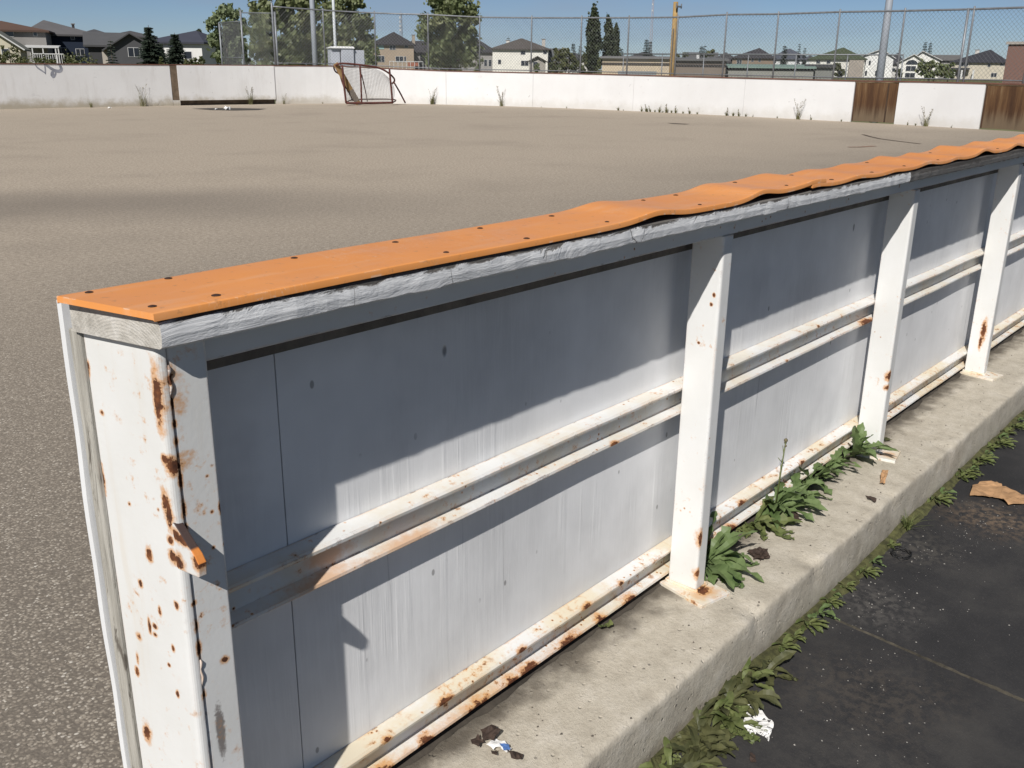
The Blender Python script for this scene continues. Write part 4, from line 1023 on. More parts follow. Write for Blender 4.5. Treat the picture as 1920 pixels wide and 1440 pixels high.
# far weeds at the boards
GF = 'weeds growing along the far boards'
far = [(158,203,.22,26,0,'low grass tuft at the foot of the far left boards'),
       (258,202,.62,14,3,'tall dry weed standing against the far left boards'),
       (462,199,.42,40,3,'green weed clump growing in the gap under the white gate'),
       (525,195,.26,14,1,'thin weed at the foot of the boards between gate and goal'),
       (812,196.5,.36,60,4,'bushy dry weed clump right of the hockey goal'),
       (944,199,.42,18,4,'tall thin weed standing alone against the far white boards'),
       (1512,224,.36,16,4,'tall dry grass stems left of the rusty gate'),
       (1757,241,.34,22,3,'dry weed clump between the two rusty gates')]
for i, (px, py, h, n, st, lb) in enumerate(far):
    p = onz(px, py, .003); s = ws(px); q = wat(s, -.14); tuft('grass_tuft', lb, (q.x, q.y, .003), n*2, h, 'fartuft', 80+i, .8, GF, .006, st)
pr = [tuft('grass_tuft', 'short green grass tuft at the foot of the far white boards', (*wat(ws(1166), -.10).xy, .003), 60, .13, 'fartuft', 95, 1.1, GF, .007),
      tuft('grass_tuft', 'short green grass tuft at the foot of the far white boards', (*wat(ws(1220), -.10).xy, .003), 70, .17, 'fartuft', 96, 1.1, GF, .007, 1)]
for i, px in enumerate([1176,1211,1222,1228,1236,1246,1252,1258,1268,1277,1290,1304,1318,1374,1386,1398,1410,1424,1470,1536,1594,1722,1736,1806,1020,1068,600]):
    copy_of(pr[i % 2], (*wat(ws(px), -.09-.05*RND.random()).xy, .003), RND.uniform(0,6), sc_=RND.uniform(.5,1.05)*(1 if 1180 < px < 1420 else .6))

# ------------------------------------------------------------------ trees
def leafcloud(b, rng, clumps, per, s, flat=.0):
    for c, r in clumps:
        for i in range(per):
            d = Vector((rng.gauss(0,.62), rng.gauss(0,.62), rng.gauss(0,.62)))
            p = c+Vector((d.x*r.x, d.y*r.y, d.z*r.z)); a = Vector((rng.uniform(-1,1), rng.uniform(-1,1), rng.uniform(-1,1))).normalized(); u = a.orthogonal().normalized(); v = a.cross(u); k = s*rng.uniform(.6,1.3)
            b.quad(p-u*k, p-v*k*.62, p+u*k, p+v*k*.62)
def limb(b, p, q, r0, r1, rng):
    m1 = p.lerp(q, .5)+Vector((rng.uniform(-1,1), rng.uniform(-1,1), 0))*(q-p).length*.06; b.tube([p, m1, q], [r0,(r0+r1)/2,r1], 6)
colshape = lambda z: (.98-.72*max(0,z)**1.8) if z > 0 else 1.0-.15*(-z)
def broad(px0, px1, yt, yb, D, label, mat, seed, nclump=46, per=130, leaf=.12, group='trees beyond the fence', name='tree', shape=None, base=0):
    rng = random.Random(seed); pc = (px0+px1)/2; p = at(pc, 125, D); w = (px1-px0)*D/F/2; zt = at(pc, yt, D).z; zb = max(base+.3, at(pc, yb, D).z)
    T = thing(name, label, 'tree', (p.x, p.y, base), 0, group); zt -= base; zb -= base; h = (zt-zb)/2; c0 = Vector((0,0,zb+h)); cl = []
    while len(cl) < int(nclump*1.55):
        d = Vector((rng.uniform(-1,1), rng.uniform(-1,1), rng.uniform(-1,1)))
        if not .10 < (abs(d.x)**2.6+abs(d.y)**2.6+abs(d.z)**(3.2 if d.z < 0 else 2.2)) < .97: continue
        k = 1.0 if shape is None else shape(d.z)
        c = c0+Vector((d.x*w*k*.88, d.y*w*k*.88, d.z*h*.9)); rr = w*rng.uniform(.08,.19)
        cl.append((c, Vector((rr, rr, rr*rng.uniform(.7,1.3)))) if shape is not colshape else (c, Vector((rr*1.35, rr*1.35, rr*4))))
    b = MB(); leafcloud(b, rng, cl, int(per*.50), leaf*.92); b.build('crown', mat, T)
    b = MB(); r0 = max(.05, w*.07); top = c0+Vector((0,0,h*.5)); b.tube([(0,0,-.2),(r0*.5,0,zb*.6),tuple(c0),tuple(top)], [r0,r0*.8,r0*.5,r0*.15], 8)
    for i, (c, r) in enumerate(cl[::5]): limb(b, Vector((0,0,min(c.z*.75, c0.z+h*.3))), c, r0*.3, r0*.06, rng)
    b.build('trunk', 'bark', T, smooth=True)
    return T
broad(393,462,2,119,62,'light green poplar with gaps standing behind the tall backstop mesh','poplar',1,30,130,.15)
broad(425,470,4,118,66,'narrow poplar crown overlapping the tall backstop post','poplar',12,26,120,.15)
broad(474,560,-40,122,58,'large green tree left of the thick light pole behind the fence','tree',2,60,170,.14)
broad(545,640,-70,122,62,'largest green tree behind the two tall poles and the fence','tree',3,70,170,.15)
broad(610,698,-20,124,57,'broad green tree between the thin pole and the tan house','tree',4,60,170,.14)
broad(786,898,-25,130,66,'full rounded green tree standing right of the tan house','tree',5,80,180,.15, shape=lambda z: 1-.35*max(0,z)**2)
broad(412,445,85,124,70,'small green bush tree at the foot of the backstop mesh','bush',13,14,110,.14)
broad(1097,1124,6,135,80,'tallest of the three dark columnar poplars behind the fence','column',6,60,110,.13,'columnar poplars behind the fence','columnar_poplar',colshape)
broad(1126,1148,27,135,84,'middle dark columnar poplar with pointed top','column',7,50,110,.13,'columnar poplars behind the fence','columnar_poplar',colshape)
broad(1143,1162,46,128,88,'shortest of the three dark columnar poplars','column',8,44,100,.13,'columnar poplars behind the fence','columnar_poplar',colshape)
broad(373,384,51,80,170,'dark columnar tree rising behind the white house with the blue roof','column',9,20,60,.25,'columnar poplars behind the fence','columnar_poplar',colshape)
def spruce(px, yt, hw, D, label, seed, dens=1.0, cat_='tree'):
    rng = random.Random(seed); p = at(px, 125, D); H = at(px, yt, D).z; R = hw*D/F*1.5; T = thing('spruce_tree', label, 'tree', (p.x, p.y, 0), 0, 'spruces and firs'); b = MB()
    n = int(26*dens)
    for i in range(n):
        t = .08+.92*i/n; z = H*t; r = R*(1-t)**.85*rng.uniform(.8,1.15)+.05
        for k in range(int(9*(1-t)+5)):
            a = rng.uniform(0,6.28); L = r*rng.uniform(.75,1.1)
            for q in range(6):
                f0 = q/6; c = Vector((math.cos(a)*L*f0, math.sin(a)*L*f0, z-L*.28*f0+L*.10*f0*f0)); s = max(.10, (.10+.05*(1-f0))*R*.9)*(1.6 if D > 150 else 1)
                for w in range(2):
                    d = Vector((math.cos(a+rng.uniform(-.9,.9)), math.sin(a+rng.uniform(-.9,.9)), rng.uniform(-.45,.1))).normalized(); sd = d.orthogonal().normalized()*s*.35
                    b.quad(c-sd, c+sd, c+d*s*1.7+sd*.3, c+d*s*1.7-sd*.3)
    b.build('branches', 'spruce', T)
    b = MB(); b.tube([(0,0,-.2),(0,0,H*.6),(0,0,H*1.02)], [R*.09,R*.05,R*.01], 6); b.build('trunk', 'bark', T)
spruce(286,49,23,95,'tall spruce between the grey bungalow and the white house',1)
spruce(303,80,16,100,'shorter spruce just right of the tallest spruce',2)
spruce(333,63,20,95,'dark full spruce in front of the white house wall',3,1.3)
spruce(212,73,8,90,'thin sparse spruce in front of the beige garage door',4,.55)
spruce(1210,72,7,230,'small dark spruce left of the wooden pole',5,.8); spruce(1217,76,6,225,'small spruce touching the thin distant mast',6,.8)
spruce(1313,85,6,240,'dark spruce top beyond the low beige building roof',7,.7); spruce(1319,84,5,240,'twin spruce top beside another beyond the low building',8,.7)
spruce(1440+470/4-90,84,0.1+5,240,'spruce beside the dark hip roof right of the pole',9,.7)
spruce(1470,86,5,260,'spruce peeking over the left end of the grey blue roof',10,.7); spruce(1495,80,4,260,'tallest thin spruce behind the grey blue roof',11,.7); spruce(1506,88,4,260,'short thin spruce right of the grey blue roof',12,.7)
spruce(1729,77,5,290,'left of two thin spruces behind the white gabled house',13,.8); spruce(1739,78,5,290,'right of two thin spruces behind the white gabled house',14,.8)
spruce(953,68,5,210,'small spruce top behind the white house chimney',15,.7); spruce(1164,90,6,180,'small spruce right of the columnar poplars',16,.8); spruce(1074,80,6,200,'thin spruce left of the columnar poplars',17,.8); spruce(1087,84,5,205,'second thin spruce close to the columnar poplars',18,.8)
GB = 'bushes and small trees by the houses'
def bush(px0, px1, yt, D, label, seed, mat='bush', n=16, per=90, leaf=.13): broad(px0, px1, yt, 150, D, label, mat, seed, n, per, leaf, GB, 'bush')
bush(0,42,78,85,'straggly bush with yellowish leaves at the far left edge',20,'bush',18,70,.10)
bush(40,104,106,80,'low hedge in front of the deck with the white canopy',21,'bush',20,70,.10)
bush(108,182,105,82,'low hedge in front of the dark blue house',22,'bush',20,70,.10)
bush(346,372,102,85,'round green bush against the white house wall',23); bush(368,386,104,85,'small bush at the corner of the white house',24)
bush(300,318,104,85,'yellow green bush under the spruces',25)
bush(1036,1062,78,150,'yellow green tree left of the columnar poplars',26,'bush',22,90,.22); bush(1050,1082,88,140,'olive green tree beside the columnar poplars',27,'bush',22,90,.22); bush(1085,1130,95,90,'green shrub mass at the foot of the poplars',28,'bush',24,100,.15); bush(1030,1052,104,120,'shrub in front of the grey gabled house',29,'bush',14,80,.16)
bush(1560,1586,118,150,'green tree in front of the house with greenish roof',30,'bush',16,80,.2); bush(1680,1692,126,150,'small green tree left of the white gabled house',31,'bush',12,70,.2); bush(1722,1768,112,140,'wide leafy tree in front of the white gabled house',32,'tree',26,90,.2); bush(1768,1792,116,142,'dark shrub left of the beige house',33,'tree',16,80,.2)
bush(1318,1345,90,250,'distant green tree behind the low beige building',34,'bush',14,60,.4); bush(1262,1290,92,250,'distant round tree right of the wooden pole',35,'bush',14,60,.4); bush(880,905,98,170,'shrub beside the dark roofed house',36,'tree',14,70,.25); bush(690,712,68,75,'low branches right of the broad green tree',37,'tree',14,70,.13)
bush(405,424,92,120,'green tree beside the far house left of the backstop',38,'bush',12,70,.2)
bush(440,500,72,78,'low green growth behind the backstop mesh and the fence post',40,'tree',26,110,.15); bush(495,600,62,76,'dense undergrowth behind the thick light pole',41,'tree',44,120,.15); bush(590,700,66,74,'dense undergrowth behind the cabinet',42,'tree',44,120,.15); bush(800,884,70,86,'undergrowth at the foot of the full rounded tree',43,'tree',36,110,.16)
bush(1000,1012,118,140,'low shrub in front of the white house',39,'tree',10,60,.18)

# ------------------------------------------------------------------ houses
def house(label, x0, x1, eave, ridge, D, wall, roof, kind='hip', depth=9, rot=0, wins=(), chim=None, ridge_px=None, garage=None, over=.45, trim=True, extra=None):
    pc = (x0+x1)/2; p = at(pc, 125, D); az = math.atan2(p.y, p.x)-math.pi/2+rot; w = (x1-x0)*D/F
    T = thing('house', label, 'house', (p.x, p.y, -.3), az, 'houses beyond the rink'); e = at(pc, eave, D).z+.3
    L = lambda px, py: ((px-pc)*D/F, at(px, py, D).z+.3)
    rz = (at(pc, ridge, D).z if kind == 'gable_f' else at(pc, ridge, D+depth/2).z)+.3
    b = MB(); b.box(-w/2, w/2, 0, depth, 0, e)
    if kind == 'gable_f':
        for y in (0, depth): b.tri((-w/2,y,e),(w/2,y,e),((0 if ridge_px is None else L(ridge_px,ridge)[0]),y,rz))
    if kind == 'gable_s':
        for x in (-w/2, w/2): b.tri((x,0,e),(x,depth,e),(x,depth/2,rz))
    b.build('wall', paint(wall), T)
    b = MB(); o = over; x_, X_, y_, Y_ = -w/2-o, w/2+o, -o, depth+o; ez = e-.03; th = .16
    if kind == 'hip':
        rr = max(0.0, (w-depth)/2)*.9+.1; cx = 0 if ridge_px is None else L(ridge_px, ridge)[0]; a = Vector((cx-rr, depth/2, rz)); c = Vector((cx+rr, depth/2, rz))
        A, B_, C_, D_ = [Vector(q) for q in ((x_,y_,ez),(X_,y_,ez),(X_,Y_,ez),(x_,Y_,ez))]; u = Vector((0,0,-th))
        for f in ((A,B_,c,a),(C_,D_,a,c)): b.quad(*f)
        b.tri(B_,C_,c); b.tri(D_,A,a)
        for f in ((A,B_),(B_,C_),(C_,D_),(D_,A)): b.quad(f[0]+u, f[1]+u, f[1], f[0])
        b.quad(A+u, D_+u, C_+u, B_+u)
    else:
        if kind == 'gable_f':
            cx = 0 if ridge_px is None else L(ridge_px, ridge)[0]; prof = [(x_,ez-.05),(cx,rz+.12),(X_,ez-.05)]; ends_ = (y_, Y_); mk = lambda q, t: Vector((q[0], t, q[1]))
        else:
            prof = [(y_,ez-.05),(depth/2,rz+.12),(Y_,ez-.05)]; ends_ = (x_, X_); mk = lambda q, t: Vector((t, q[0], q[1]))
        for i in range(2):
            q0, q1 = prof[i], prof[i+1]; P = [mk(q0,ends_[0]),mk(q1,ends_[0]),mk(q1,ends_[1]),mk(q0,ends_[1])]; dn = Vector((0,0,-th)); b.hexa([q+dn for q in P]+P)
    ro = b.build('roof', paint(roof, 'shingle'), T)
    if trim:
        b = MB(); b.box(-w/2-o-.02, w/2+o+.02, -o-.05, -o+.03, e-.24, e-.04) if kind != 'gable_f' else b.tube([(-w/2-o,-o-.02,e-.16),((0 if ridge_px is None else L(ridge_px,ridge)[0]),-o-.02,rz+.02),(w/2+o,-o-.02,e-.16)], .09, 4); b.build('fascia', 'frame', ro) if trim == 1 else b.build('fascia', paint(tuple(c*.7 for c in roof), 'gutter'), ro)
    for (a, b0, c, d) in wins:
        q0 = L(a, d); q1 = L(c, b0); b = MB(); fw = .045
        b.box(q0[0]-fw, q1[0]+fw, -.05, .01, q0[1]-fw, q1[1]+fw); wo = b.build('window', 'frame', T)
        b = MB(); mx = (q0[0]+q1[0])/2
        if q1[0]-q0[0] > .9: b.box(q0[0], mx-.03, -.065, -.045, q0[1], q1[1]); b.box(mx+.03, q1[0], -.065, -.045, q0[1], q1[1])
        else: b.box(q0[0], q1[0], -.065, -.045, q0[1], q1[1])
        b.build('pane', 'glass', wo)
    if garage:
        a, b0, c, d, gc = garage; q0 = L(a, d); q1 = L(c, b0); b = MB(); b.box(q0[0], q1[0], -.06, .01, max(0,q0[1]), q1[1]); b.build('garage_door', paint(gc, 'door'), T)
    if chim:
        a, b0, c, gc = chim; q0 = L(a, b0); q1 = L(c, b0); b = MB(); y0 = depth*.5; zz = at(a, b0, D+y0).z+.3; b.box(q0[0], q1[0], y0, y0+.9, e, zz); b.build('chimney', paint(gc, 'chimney'), ro)
        b = MB(); b.box(q0[0]-.08, q1[0]+.08, y0-.08, y0+.98, zz, zz+.12); b.build('chimney_cap', paint((.2,.19,.18), 'cap'), ro)
    if extra: extra(T, L)
    return T
def canopy(T, L):
    q0 = L(42, 86); q1 = L(92, 86); b = MB(); b.hexa([(q0[0],-3.2,q0[1]-.22),(q1[0],-3.2,q0[1]-.22),(q1[0],0,q0[1]-.05),(q0[0],0,q0[1]-.05),(q0[0],-3.2,q0[1]-.08),(q1[0],-3.2,q0[1]-.08),(q1[0],0,q0[1]+.1),(q0[0],0,q0[1]+.1)]); b.build('deck_canopy', 'frame', T)
    b = MB()
    for px in (54,69,87,91): x = L(px,100)[0]; b.box(x-.06, x+.06, -3.15, -3.03, 0, q0[1]-.22)
    b.build('canopy_posts', 'frame', T)
    b = MB(); z = L(60,101)[1]; b.box(q0[0]+.6, q1[0]+.4, -3.2, -3.12, z-.05, z+.05)
    for i in range(16): x = q0[0]+.6+(q1[0]-q0[0]-.2)*i/15; b.box(x-.03, x+.03, -3.19, -3.13, z-1.0, z)
    b.build('deck_railing', 'frame', T)
house('grey stucco house with brown hip roof at the far left edge', -70,72,55,39,128,(.22,.21,.20),(.105,.062,.045),'hip',10,-.12,[(15,57,26,68),(55,58,60,67),(20,88,34,101)],extra=canopy,trim=2)
house('small cream gabled house front at the far left edge', -46,30,90,57,112,(.50,.46,.36),(.20,.20,.165),'gable_f',8,-.1,[(4,92,14,104)],ridge_px=-4)
def porch(T, L):
    q = L(50, 62); b = MB(); a = L(97,63); c = L(72,63)
    b.box(c[0]-.2, a[0], -.25, .0, a[1]-.35, a[1]-.05); b.build('white_beam', 'frame', T)
    b = MB(); x0, z0 = L(97,66); x1, z1 = L(104,111); b.hexa([(x0-.1,-.4,z1),(x0+.1,-.4,z1),(x0+.1,-.25,z1),(x0-.1,-.25,z1),(x0-.1,-.4,z0),(x0+.1,-.4,z0),(x0+.1,-.25,z0),(x0-.1,-.25,z0)]); b.build('downpipe', 'frame', T)
    b = MB(); a = L(74,66); c = L(96,78); b.box(a[0],c[0],-.12,.0,c[1],a[1]); b.build('lit_blue_side', paint((.075,.13,.20), 'lit_blue'), T)  # lighter blue paints in the sunlit left side of the house
house('dark navy blue house with grey pyramid roof', 74,176,64,39,135,(.012,.020,.040),(.115,.11,.112),'hip',13,.10,[(137,66,142,74),(164,66,168,74),(112,90,128,103),(142,92,154,104),(163,91,172,101)],(151,46,154,(.04,.035,.035)),ridge_px=108,extra=porch,trim=2)
house('low dark grey bungalow wing with beige garage door', 176,232,84,63,120,(.045,.045,.048),(.085,.085,.088),'gable_s',9,0,[],garage=(196,92,212,122,(.42,.38,.33)),trim=2)
house('dark grey gabled bungalow with an arched window', 213,290,92,63,118,(.070,.070,.075),(.085,.085,.088),'gable_f',11,0.05,[(245,90,262,106),(267,92,272,106)],ridge_px=249,trim=2)
house('house with plain dark roof just right of the navy house', 158,212,66,55,190,(.16,.155,.15),(.075,.075,.08),'hip',9,0,[(180,70,186,78)],trim=2)
house('house with long dark roof and white gable behind the bungalow', 215,288,68,58,185,(.25,.24,.22),(.075,.072,.075),'hip',9,0,[(240,70,246,77)],trim=2)
house('bright white house with dark blue grey hip roof', 283,376,78,57,125,(.66,.655,.63),(.052,.055,.075),'hip',14,-.32,[(346,97,358,110)],ridge_px=338,trim=2)
house('small far house with grey roof behind the backstop', 396,420,88,72,150,(.45,.43,.40),(.11,.11,.105),'hip',8,0,[(404,104,410,112)])
def deck(T, L):
    b = MB(); q0 = L(730,115); q1 = L(788,115); b.box(q0[0], q1[0], -2.5, -2.42, q0[1]-.04, q0[1]+.06)
    for i in range(9): x = q0[0]+(q1[0]-q0[0])*i/8; b.box(x-.04, x+.04, -2.5, -2.42, 0, q0[1])
    b.build('deck_railing', 'frame', T)
    b = MB(); q0 = L(762,116); q1 = L(780,124); b.box(q0[0], q1[0], -2.4, -2.34, q1[1], q0[1]-.1); b.build('red_screen', paint((.28,.10,.06), 'screen'), T)
    b = MB(); q0 = L(711,92); q1 = L(722,84); b.box(q0[0],q1[0],-.07,0,q0[1],q1[1]); b.build('shaded_window', 'teal', T)
house('tan stucco two storey house with dark hip roof', 701,774,83,60,190,(.33,.265,.20),(.033,.031,.033),'hip',10,.05,[(711,105,722,116),(742,106,755,116),(757,106,760,116),(758,83,764,89),(732,83,742,93)],(775,66,780,(.30,.26,.21)),ridge_px=742,extra=deck,trim=2)
house('dark roofed house half hidden right of the tan house', 776,812,98,78,200,(.20,.19,.18),(.04,.038,.042),'gable_s',9,0,[(788,100,792,107)],trim=2)
house('grey house with dark hip roof behind the rounded tree', 858,928,97,70,195,(.27,.26,.25),(.04,.04,.044),'hip',10,0,[(907,112,912,124),(915,112,920,124)],ridge_px=890,trim=2)
house('white house with brown grey hip roof and white chimney', 926,1024,91,72,185,(.68,.66,.60),(.085,.075,.068),'hip',10,-.05,[(976,96,984,102),(936,112,941,120),(977,114,990,123),(1016,94,1022,101)],(947,76,953,(.62,.6,.56)),trim=2)
house('small gabled porch house with brown roof before the white house', 993,1022,115,106,175,(.30,.28,.25),(.085,.075,.068),'gable_f',5,0,[(1000,116,1008,126)],trim=2)
house('grey gabled house with green trim left of the poplars', 1022,1060,116,92,190,(.30,.29,.22),(.105,.11,.115),'gable_s',9,0,[],(1016,74,1022,(.42,.40,.37)),trim=2)
def lowbld(label, x0, x1, yt0, yt1, D, wall, roof, band, depth, bandy, extra=None):
    pc = (x0+x1)/2; p = at(pc, 125, D); az = math.atan2(p.y, p.x)-math.pi/2; w = (x1-x0)*D/F
    T = thing('low_building', label, 'building', (p.x,p.y,-.3), az, 'low buildings beyond the far boards'); L = lambda px, py: ((px-pc)*D/F, at(px, py, D).z+.3)
    e = L(pc, yt0)[1]; b = MB(); b.box(-w/2, w/2, 0, depth, 0, e); b.build('wall', paint(wall), T)
    b = MB(); b.hexa([(-w/2-.2,-.25,e),(w/2+.2,-.25,e),(w/2+.2,depth+.2,e),(-w/2-.2,depth+.2,e),(-w/2-.2,-.25,e+.12),(w/2+.2,-.25,e+.12),(w/2+.2,depth*.5,e+(yt0-yt1)*D/F),(-w/2-.2,depth*.5,e+(yt0-yt1)*D/F)]); b.build('roof', paint(roof, 'shingle'), T)
    if band: b = MB(); z = L(pc, bandy)[1]; b.box(-w/2-.03, w/2+.03, -.04, .02, z-.09, z+.09); b.build('trim_band', paint(band, 'trim'), T)
    if extra: extra(T, L)
    return T
def cont(T, L):
    b = MB(); q0 = L(1162,133); q1 = L(1228,150); b.box(q0[0], q1[0], -2.2, -.6, 0, q0[1]); b.build('bin_shelter', paint((.22,.24,.25), 'bin'), T)
lowbld('long low beige building with dark trim band behind the fence', 1133,1254,110,104,75,(.52,.43,.31),(.17,.165,.165),(.06,.05,.04),14,120,cont)
def roofx(T, L):
    b = MB(); q = L(1307,107); b.box(q[0]-.1,q[0]+.12,2,2.3,q[1]-.4,q[1]+.2); b.build('roof_vent', 'frame', T)
lowbld('low beige building side with its shade painted in right of the wooden pole', 1255,1356,114,107,80,(.20,.165,.135),(.13,.13,.13),(.035,.03,.028),14,123,roofx)  # darker wall, roof and band paint in the beige building's shaded side
lowbld('low grey shed with pale green metal roof behind the fence', 1362,1516,128,121,84,(.26,.26,.235),(.19,.27,.235),(.03,.03,.03),10,130)
lowbld('grey green hut with dark roof beside the green roofed shed', 1516,1560,127,121,86,(.20,.205,.19),(.05,.05,.048),None,8,0)
house('brown house with dark hip roof beyond the green roofed shed', 1376,1446,108,90,250,(.23,.175,.13),(.045,.043,.048),'hip',12,0,[(1384,112,1392,120),(1408,110,1412,116),(1420,110,1424,116)],ridge_px=1420,trim=2)
house('white house with slate blue roof beyond the green roofed shed', 1443,1512,110,91,260,(.60,.62,.62),(.075,.083,.105),'hip',12,0,[(1452,112,1457,118),(1464,112,1467,120),(1491,111,1495,119)],trim=2)
def garageb(T, L):
    b = MB(); q0 = L(1588,113); q1 = L(1611,150); b.box(q0[0], q1[0], -4, 0, 0, q0[1]); b.build('garage_wing', paint((.33,.29,.25), 'wing'), T)
house('white house with olive green hip roof and beige garage wing', 1524,1613,110,89,230,(.66,.65,.60),(.060,.075,.040),'hip',12,0,[(1535,113,1541,119),(1573,133,1582,141),(1552,113,1558,119)],ridge_px=1576,extra=garageb,trim=2)
house('bright white gabled house behind the grey light pole', 1612,1668,108,92,240,(.74,.74,.72),(.05,.048,.056),'gable_f',12,0,[(1618,114,1625,122),(1630,114,1633,122),(1614,132,1622,142),(1642,133,1650,142),(1626,133,1629,142)],ridge_px=1648)
house('house with dark hip roof right of the grey light pole', 1664,1690,119,99,255,(.55,.54,.52),(.045,.045,.052),'hip',10,0,[(1674,128,1679,134)],ridge_px=1680,trim=2)
def archw(T, L):
    b = MB(); q = L(1709,121); n = 10; r = 2.6; b.v = [(q[0]+math.cos(math.pi*i/n)*r*.45, -.07, q[1]+math.sin(math.pi*i/n)*r*.35) for i in range(n+1)]; b.f = [tuple(range(n+1))]; b.build('arched_window', 'glass', T)
house('white house with low gable and arched window between the gates', 1689,1730,117,102,225,(.70,.69,.65),(.10,.095,.095),'gable_f',10,0,[(1701,124,1716,133),(1701,137,1716,145)],ridge_px=1711,extra=archw)
house('white house with taller gable behind the arched window house', 1712,1756,112,96,245,(.70,.69,.65),(.10,.095,.095),'gable_f',12,0,[(1735,116,1742,126)],ridge_px=1728)
house('grey roofed house partly hidden by the wide leafy tree', 1752,1792,112,104,250,(.30,.29,.28),(.14,.135,.13),'gable_s',9,0,[],trim=2)
def entry(T, L):
    b = MB(); q0 = L(1795,127); q1 = L(1822,131); b.box(q0[0], q1[0], -1.5, .0, q1[1], q0[1]); b.build('porch_roof', paint((.05,.05,.055), 'shingle'), T)
    for px in (1800,1811,1828):
        b = MB(); q = L(px,131); b.box(q[0]-.18,q[0]+.18,-1.4,-1.05,0,q[1]); b.build('porch_column', 'frame', T)
house('beige house with large dark charcoal hip roof at the right', 1794,1876,116,93,235,(.50,.455,.37),(.038,.038,.046),'hip',13,.05,[(1807,118,1819,124),(1866,117,1872,123),(1855,137,1863,144),(1848,119,1852,125),(1804,137,1814,144)],(1829,94,1835,(.5,.48,.45)),ridge_px=1851,extra=entry,trim=2)
house('beige side wing with dark roof next to the red brick building', 1872,1900,122,112,240,(.36,.325,.27),(.04,.04,.046),'gable_s',8,0,[(1882,136,1886,146),(1890,136,1894,146)],trim=2)
house('far house with dark roof just above the low beige building left part',1172,1238,110,97,230,(.30,.28,.25),(.055,.053,.058),'hip',10,0,[],trim=2)
house('far house with grey roof above the darkened wing by the pole',1283,1340,112,99,270,(.28,.26,.23),(.10,.098,.10),'gable_s',10,0,[],trim=2)
house('far house with charcoal roof between darkened wing and brown house',1334,1384,116,98,255,(.22,.20,.19),(.05,.048,.052),'hip',10,0,[(1345,120,1350,126)],trim=2)
house('far house with grey roof between green shed houses',1500,1534,114,104,290,(.55,.54,.52),(.06,.06,.066),'hip',9,0,[(1512,118,1516,123)],trim=2)
house('far pale house with dark roof behind the shrubs left of the poplars',1056,1100,112,99,260,(.50,.49,.46),(.06,.06,.065),'hip',9,0,[(1064,115,1069,121)],trim=2)
house('far grey house with dark roof behind the rounded tree',808,862,98,80,230,(.26,.25,.24),(.045,.045,.05),'hip',10,0,[(818,103,824,110)],trim=2)
# red brick building at the right edge
p = at(1985, 125, 60); az = math.atan2(p.y, p.x)-math.pi/2; RB = thing('brick_building', 'red brick building cut off by the right edge of the photo', 'building', (p.x,p.y,-.3), az-.30); e = at(1910, 82.5, 60).z+.3; w = 80*60/F
def mk_brick():
    t = NT('red_brick', .85, .2); br = t.n('ShaderNodeTexBrick'); t.l(t.map((1,1,1)), br.inputs[0]); br.inputs['Scale'].default_value = 4
    t.put((.23,.052,.040), br.inputs[1]); t.put((.17,.040,.034), br.inputs[2]); t.put((.20,.12,.10), br.inputs[3]); return t.done(br.outputs[0])
b = MB(); b.box(-w, w, 0, 12, 0, e); b.build('wall', mk_brick(), RB)
b = MB(); b.box(-w-.1, w+.1, -.1, 12.1, e, e+.14); b.build('coping', paint((.36,.33,.30), 'coping'), RB)

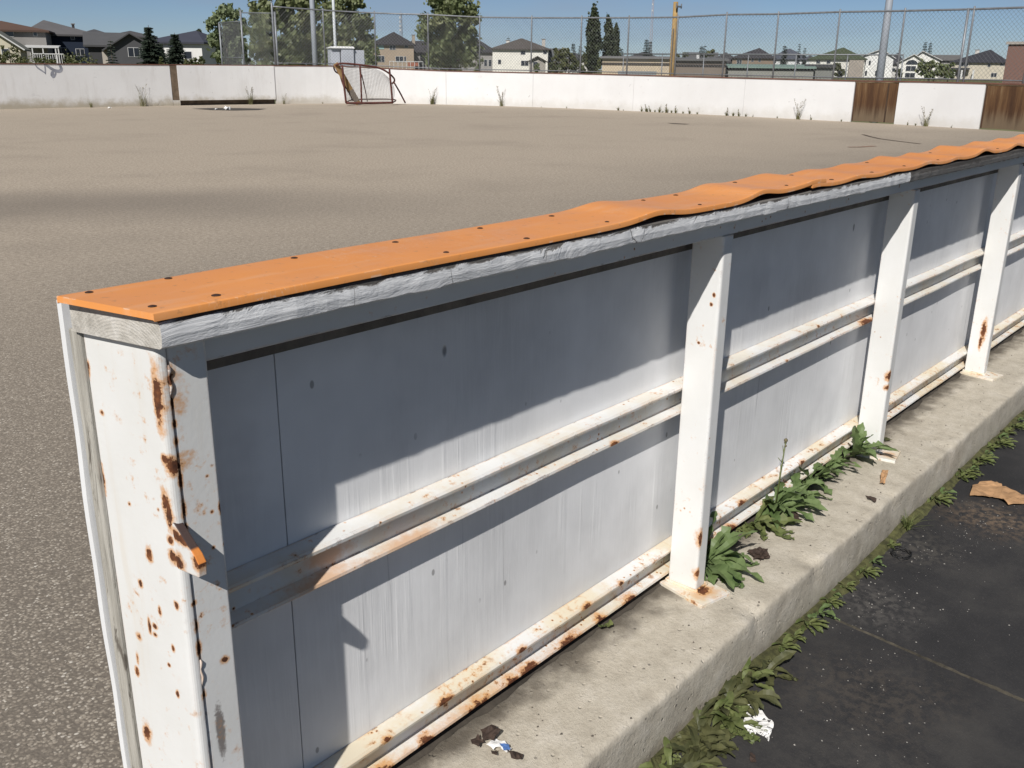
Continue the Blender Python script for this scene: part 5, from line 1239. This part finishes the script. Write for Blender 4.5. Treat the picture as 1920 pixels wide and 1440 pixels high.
# ------------------------------------------------------------------ light
sd = Vector((2.2, 1.0, -2.15)).normalized(); frm = -sd
el = math.asin(frm.z); rot = math.atan2(frm.x, frm.y)
sl = bpy.data.lights.new('sun', 'SUN'); sl.energy = 4.9; sl.angle = math.radians(.53); sl.color = (1.0, .965, .915)
so = bpy.data.objects.new('sun', sl); COL.objects.link(so); so.rotation_euler = sd.to_track_quat('-Z', 'Y').to_euler(); so.location = (-20, -10, 25)
w_ = bpy.data.worlds.new('World'); sc.world = w_; w_.use_nodes = True; nt = w_.node_tree; nt.nodes.clear()
sk = nt.nodes.new('ShaderNodeTexSky'); sk.sky_type = 'NISHITA'; sk.sun_disc = False; sk.sun_elevation = el; sk.sun_rotation = rot; sk.air_density = 1.0; sk.dust_density = .25; sk.ozone_density = 3; sk.altitude = 1100
bg = nt.nodes.new('ShaderNodeBackground'); bg.inputs[1].default_value = .05; ou = nt.nodes.new('ShaderNodeOutputWorld')
tn = nt.nodes.new('ShaderNodeMix'); tn.data_type = 'RGBA'; tn.blend_type = 'MULTIPLY'; tn.inputs[0].default_value = 1; nt.links.new(sk.outputs[0], tn.inputs[6]); tn.inputs[7].default_value = (.47, .56, .74, 1)
tc = nt.nodes.new('ShaderNodeTexCoord'); sx = nt.nodes.new('ShaderNodeSeparateXYZ'); nt.links.new(tc.outputs['Generated'], sx.inputs[0])
mr = nt.nodes.new('ShaderNodeMapRange'); mr.inputs[1].default_value = 0; mr.inputs[2].default_value = .30; mr.inputs[3].default_value = 1.95; mr.inputs[4].default_value = .52; nt.links.new(sx.outputs[2], mr.inputs[0])
cl = nt.nodes.new('ShaderNodeTexNoise'); mp = nt.nodes.new('ShaderNodeMapping'); mp.inputs['Scale'].default_value = (3, 3, 16); nt.links.new(tc.outputs['Generated'], mp.inputs[0]); nt.links.new(mp.outputs[0], cl.inputs['Vector']); cl.inputs['Scale'].default_value = 1.6; cl.inputs['Detail'].default_value = 6
cr = nt.nodes.new('ShaderNodeMapRange'); cr.inputs[1].default_value = .42; cr.inputs[2].default_value = .74; cr.inputs[3].default_value = .08; cr.inputs[4].default_value = .6; nt.links.new(cl.outputs[0], cr.inputs[0])
vm = nt.nodes.new('ShaderNodeVectorMath'); vm.operation = 'SCALE'; nt.links.new(tn.outputs[2], vm.inputs[0]); nt.links.new(mr.outputs[0], vm.inputs['Scale'])
cm = nt.nodes.new('ShaderNodeMix'); cm.data_type = 'RGBA'; nt.links.new(cr.outputs[0], cm.inputs[0]); nt.links.new(vm.outputs[0], cm.inputs[6]); cm.inputs[7].default_value = (5.6, 6.9, 9.0, 1)
nt.links.new(cm.outputs[2], bg.inputs[0]); nt.links.new(bg.outputs[0], ou.inputs[0])
vs = sc.view_settings; vs.view_transform = 'Standard'; vs.look = 'None'; vs.exposure = 0; vs.gamma = 1; vs.use_curve_mapping = False
sc.cycles.max_bounces = 6; sc.cycles.diffuse_bounces = 3
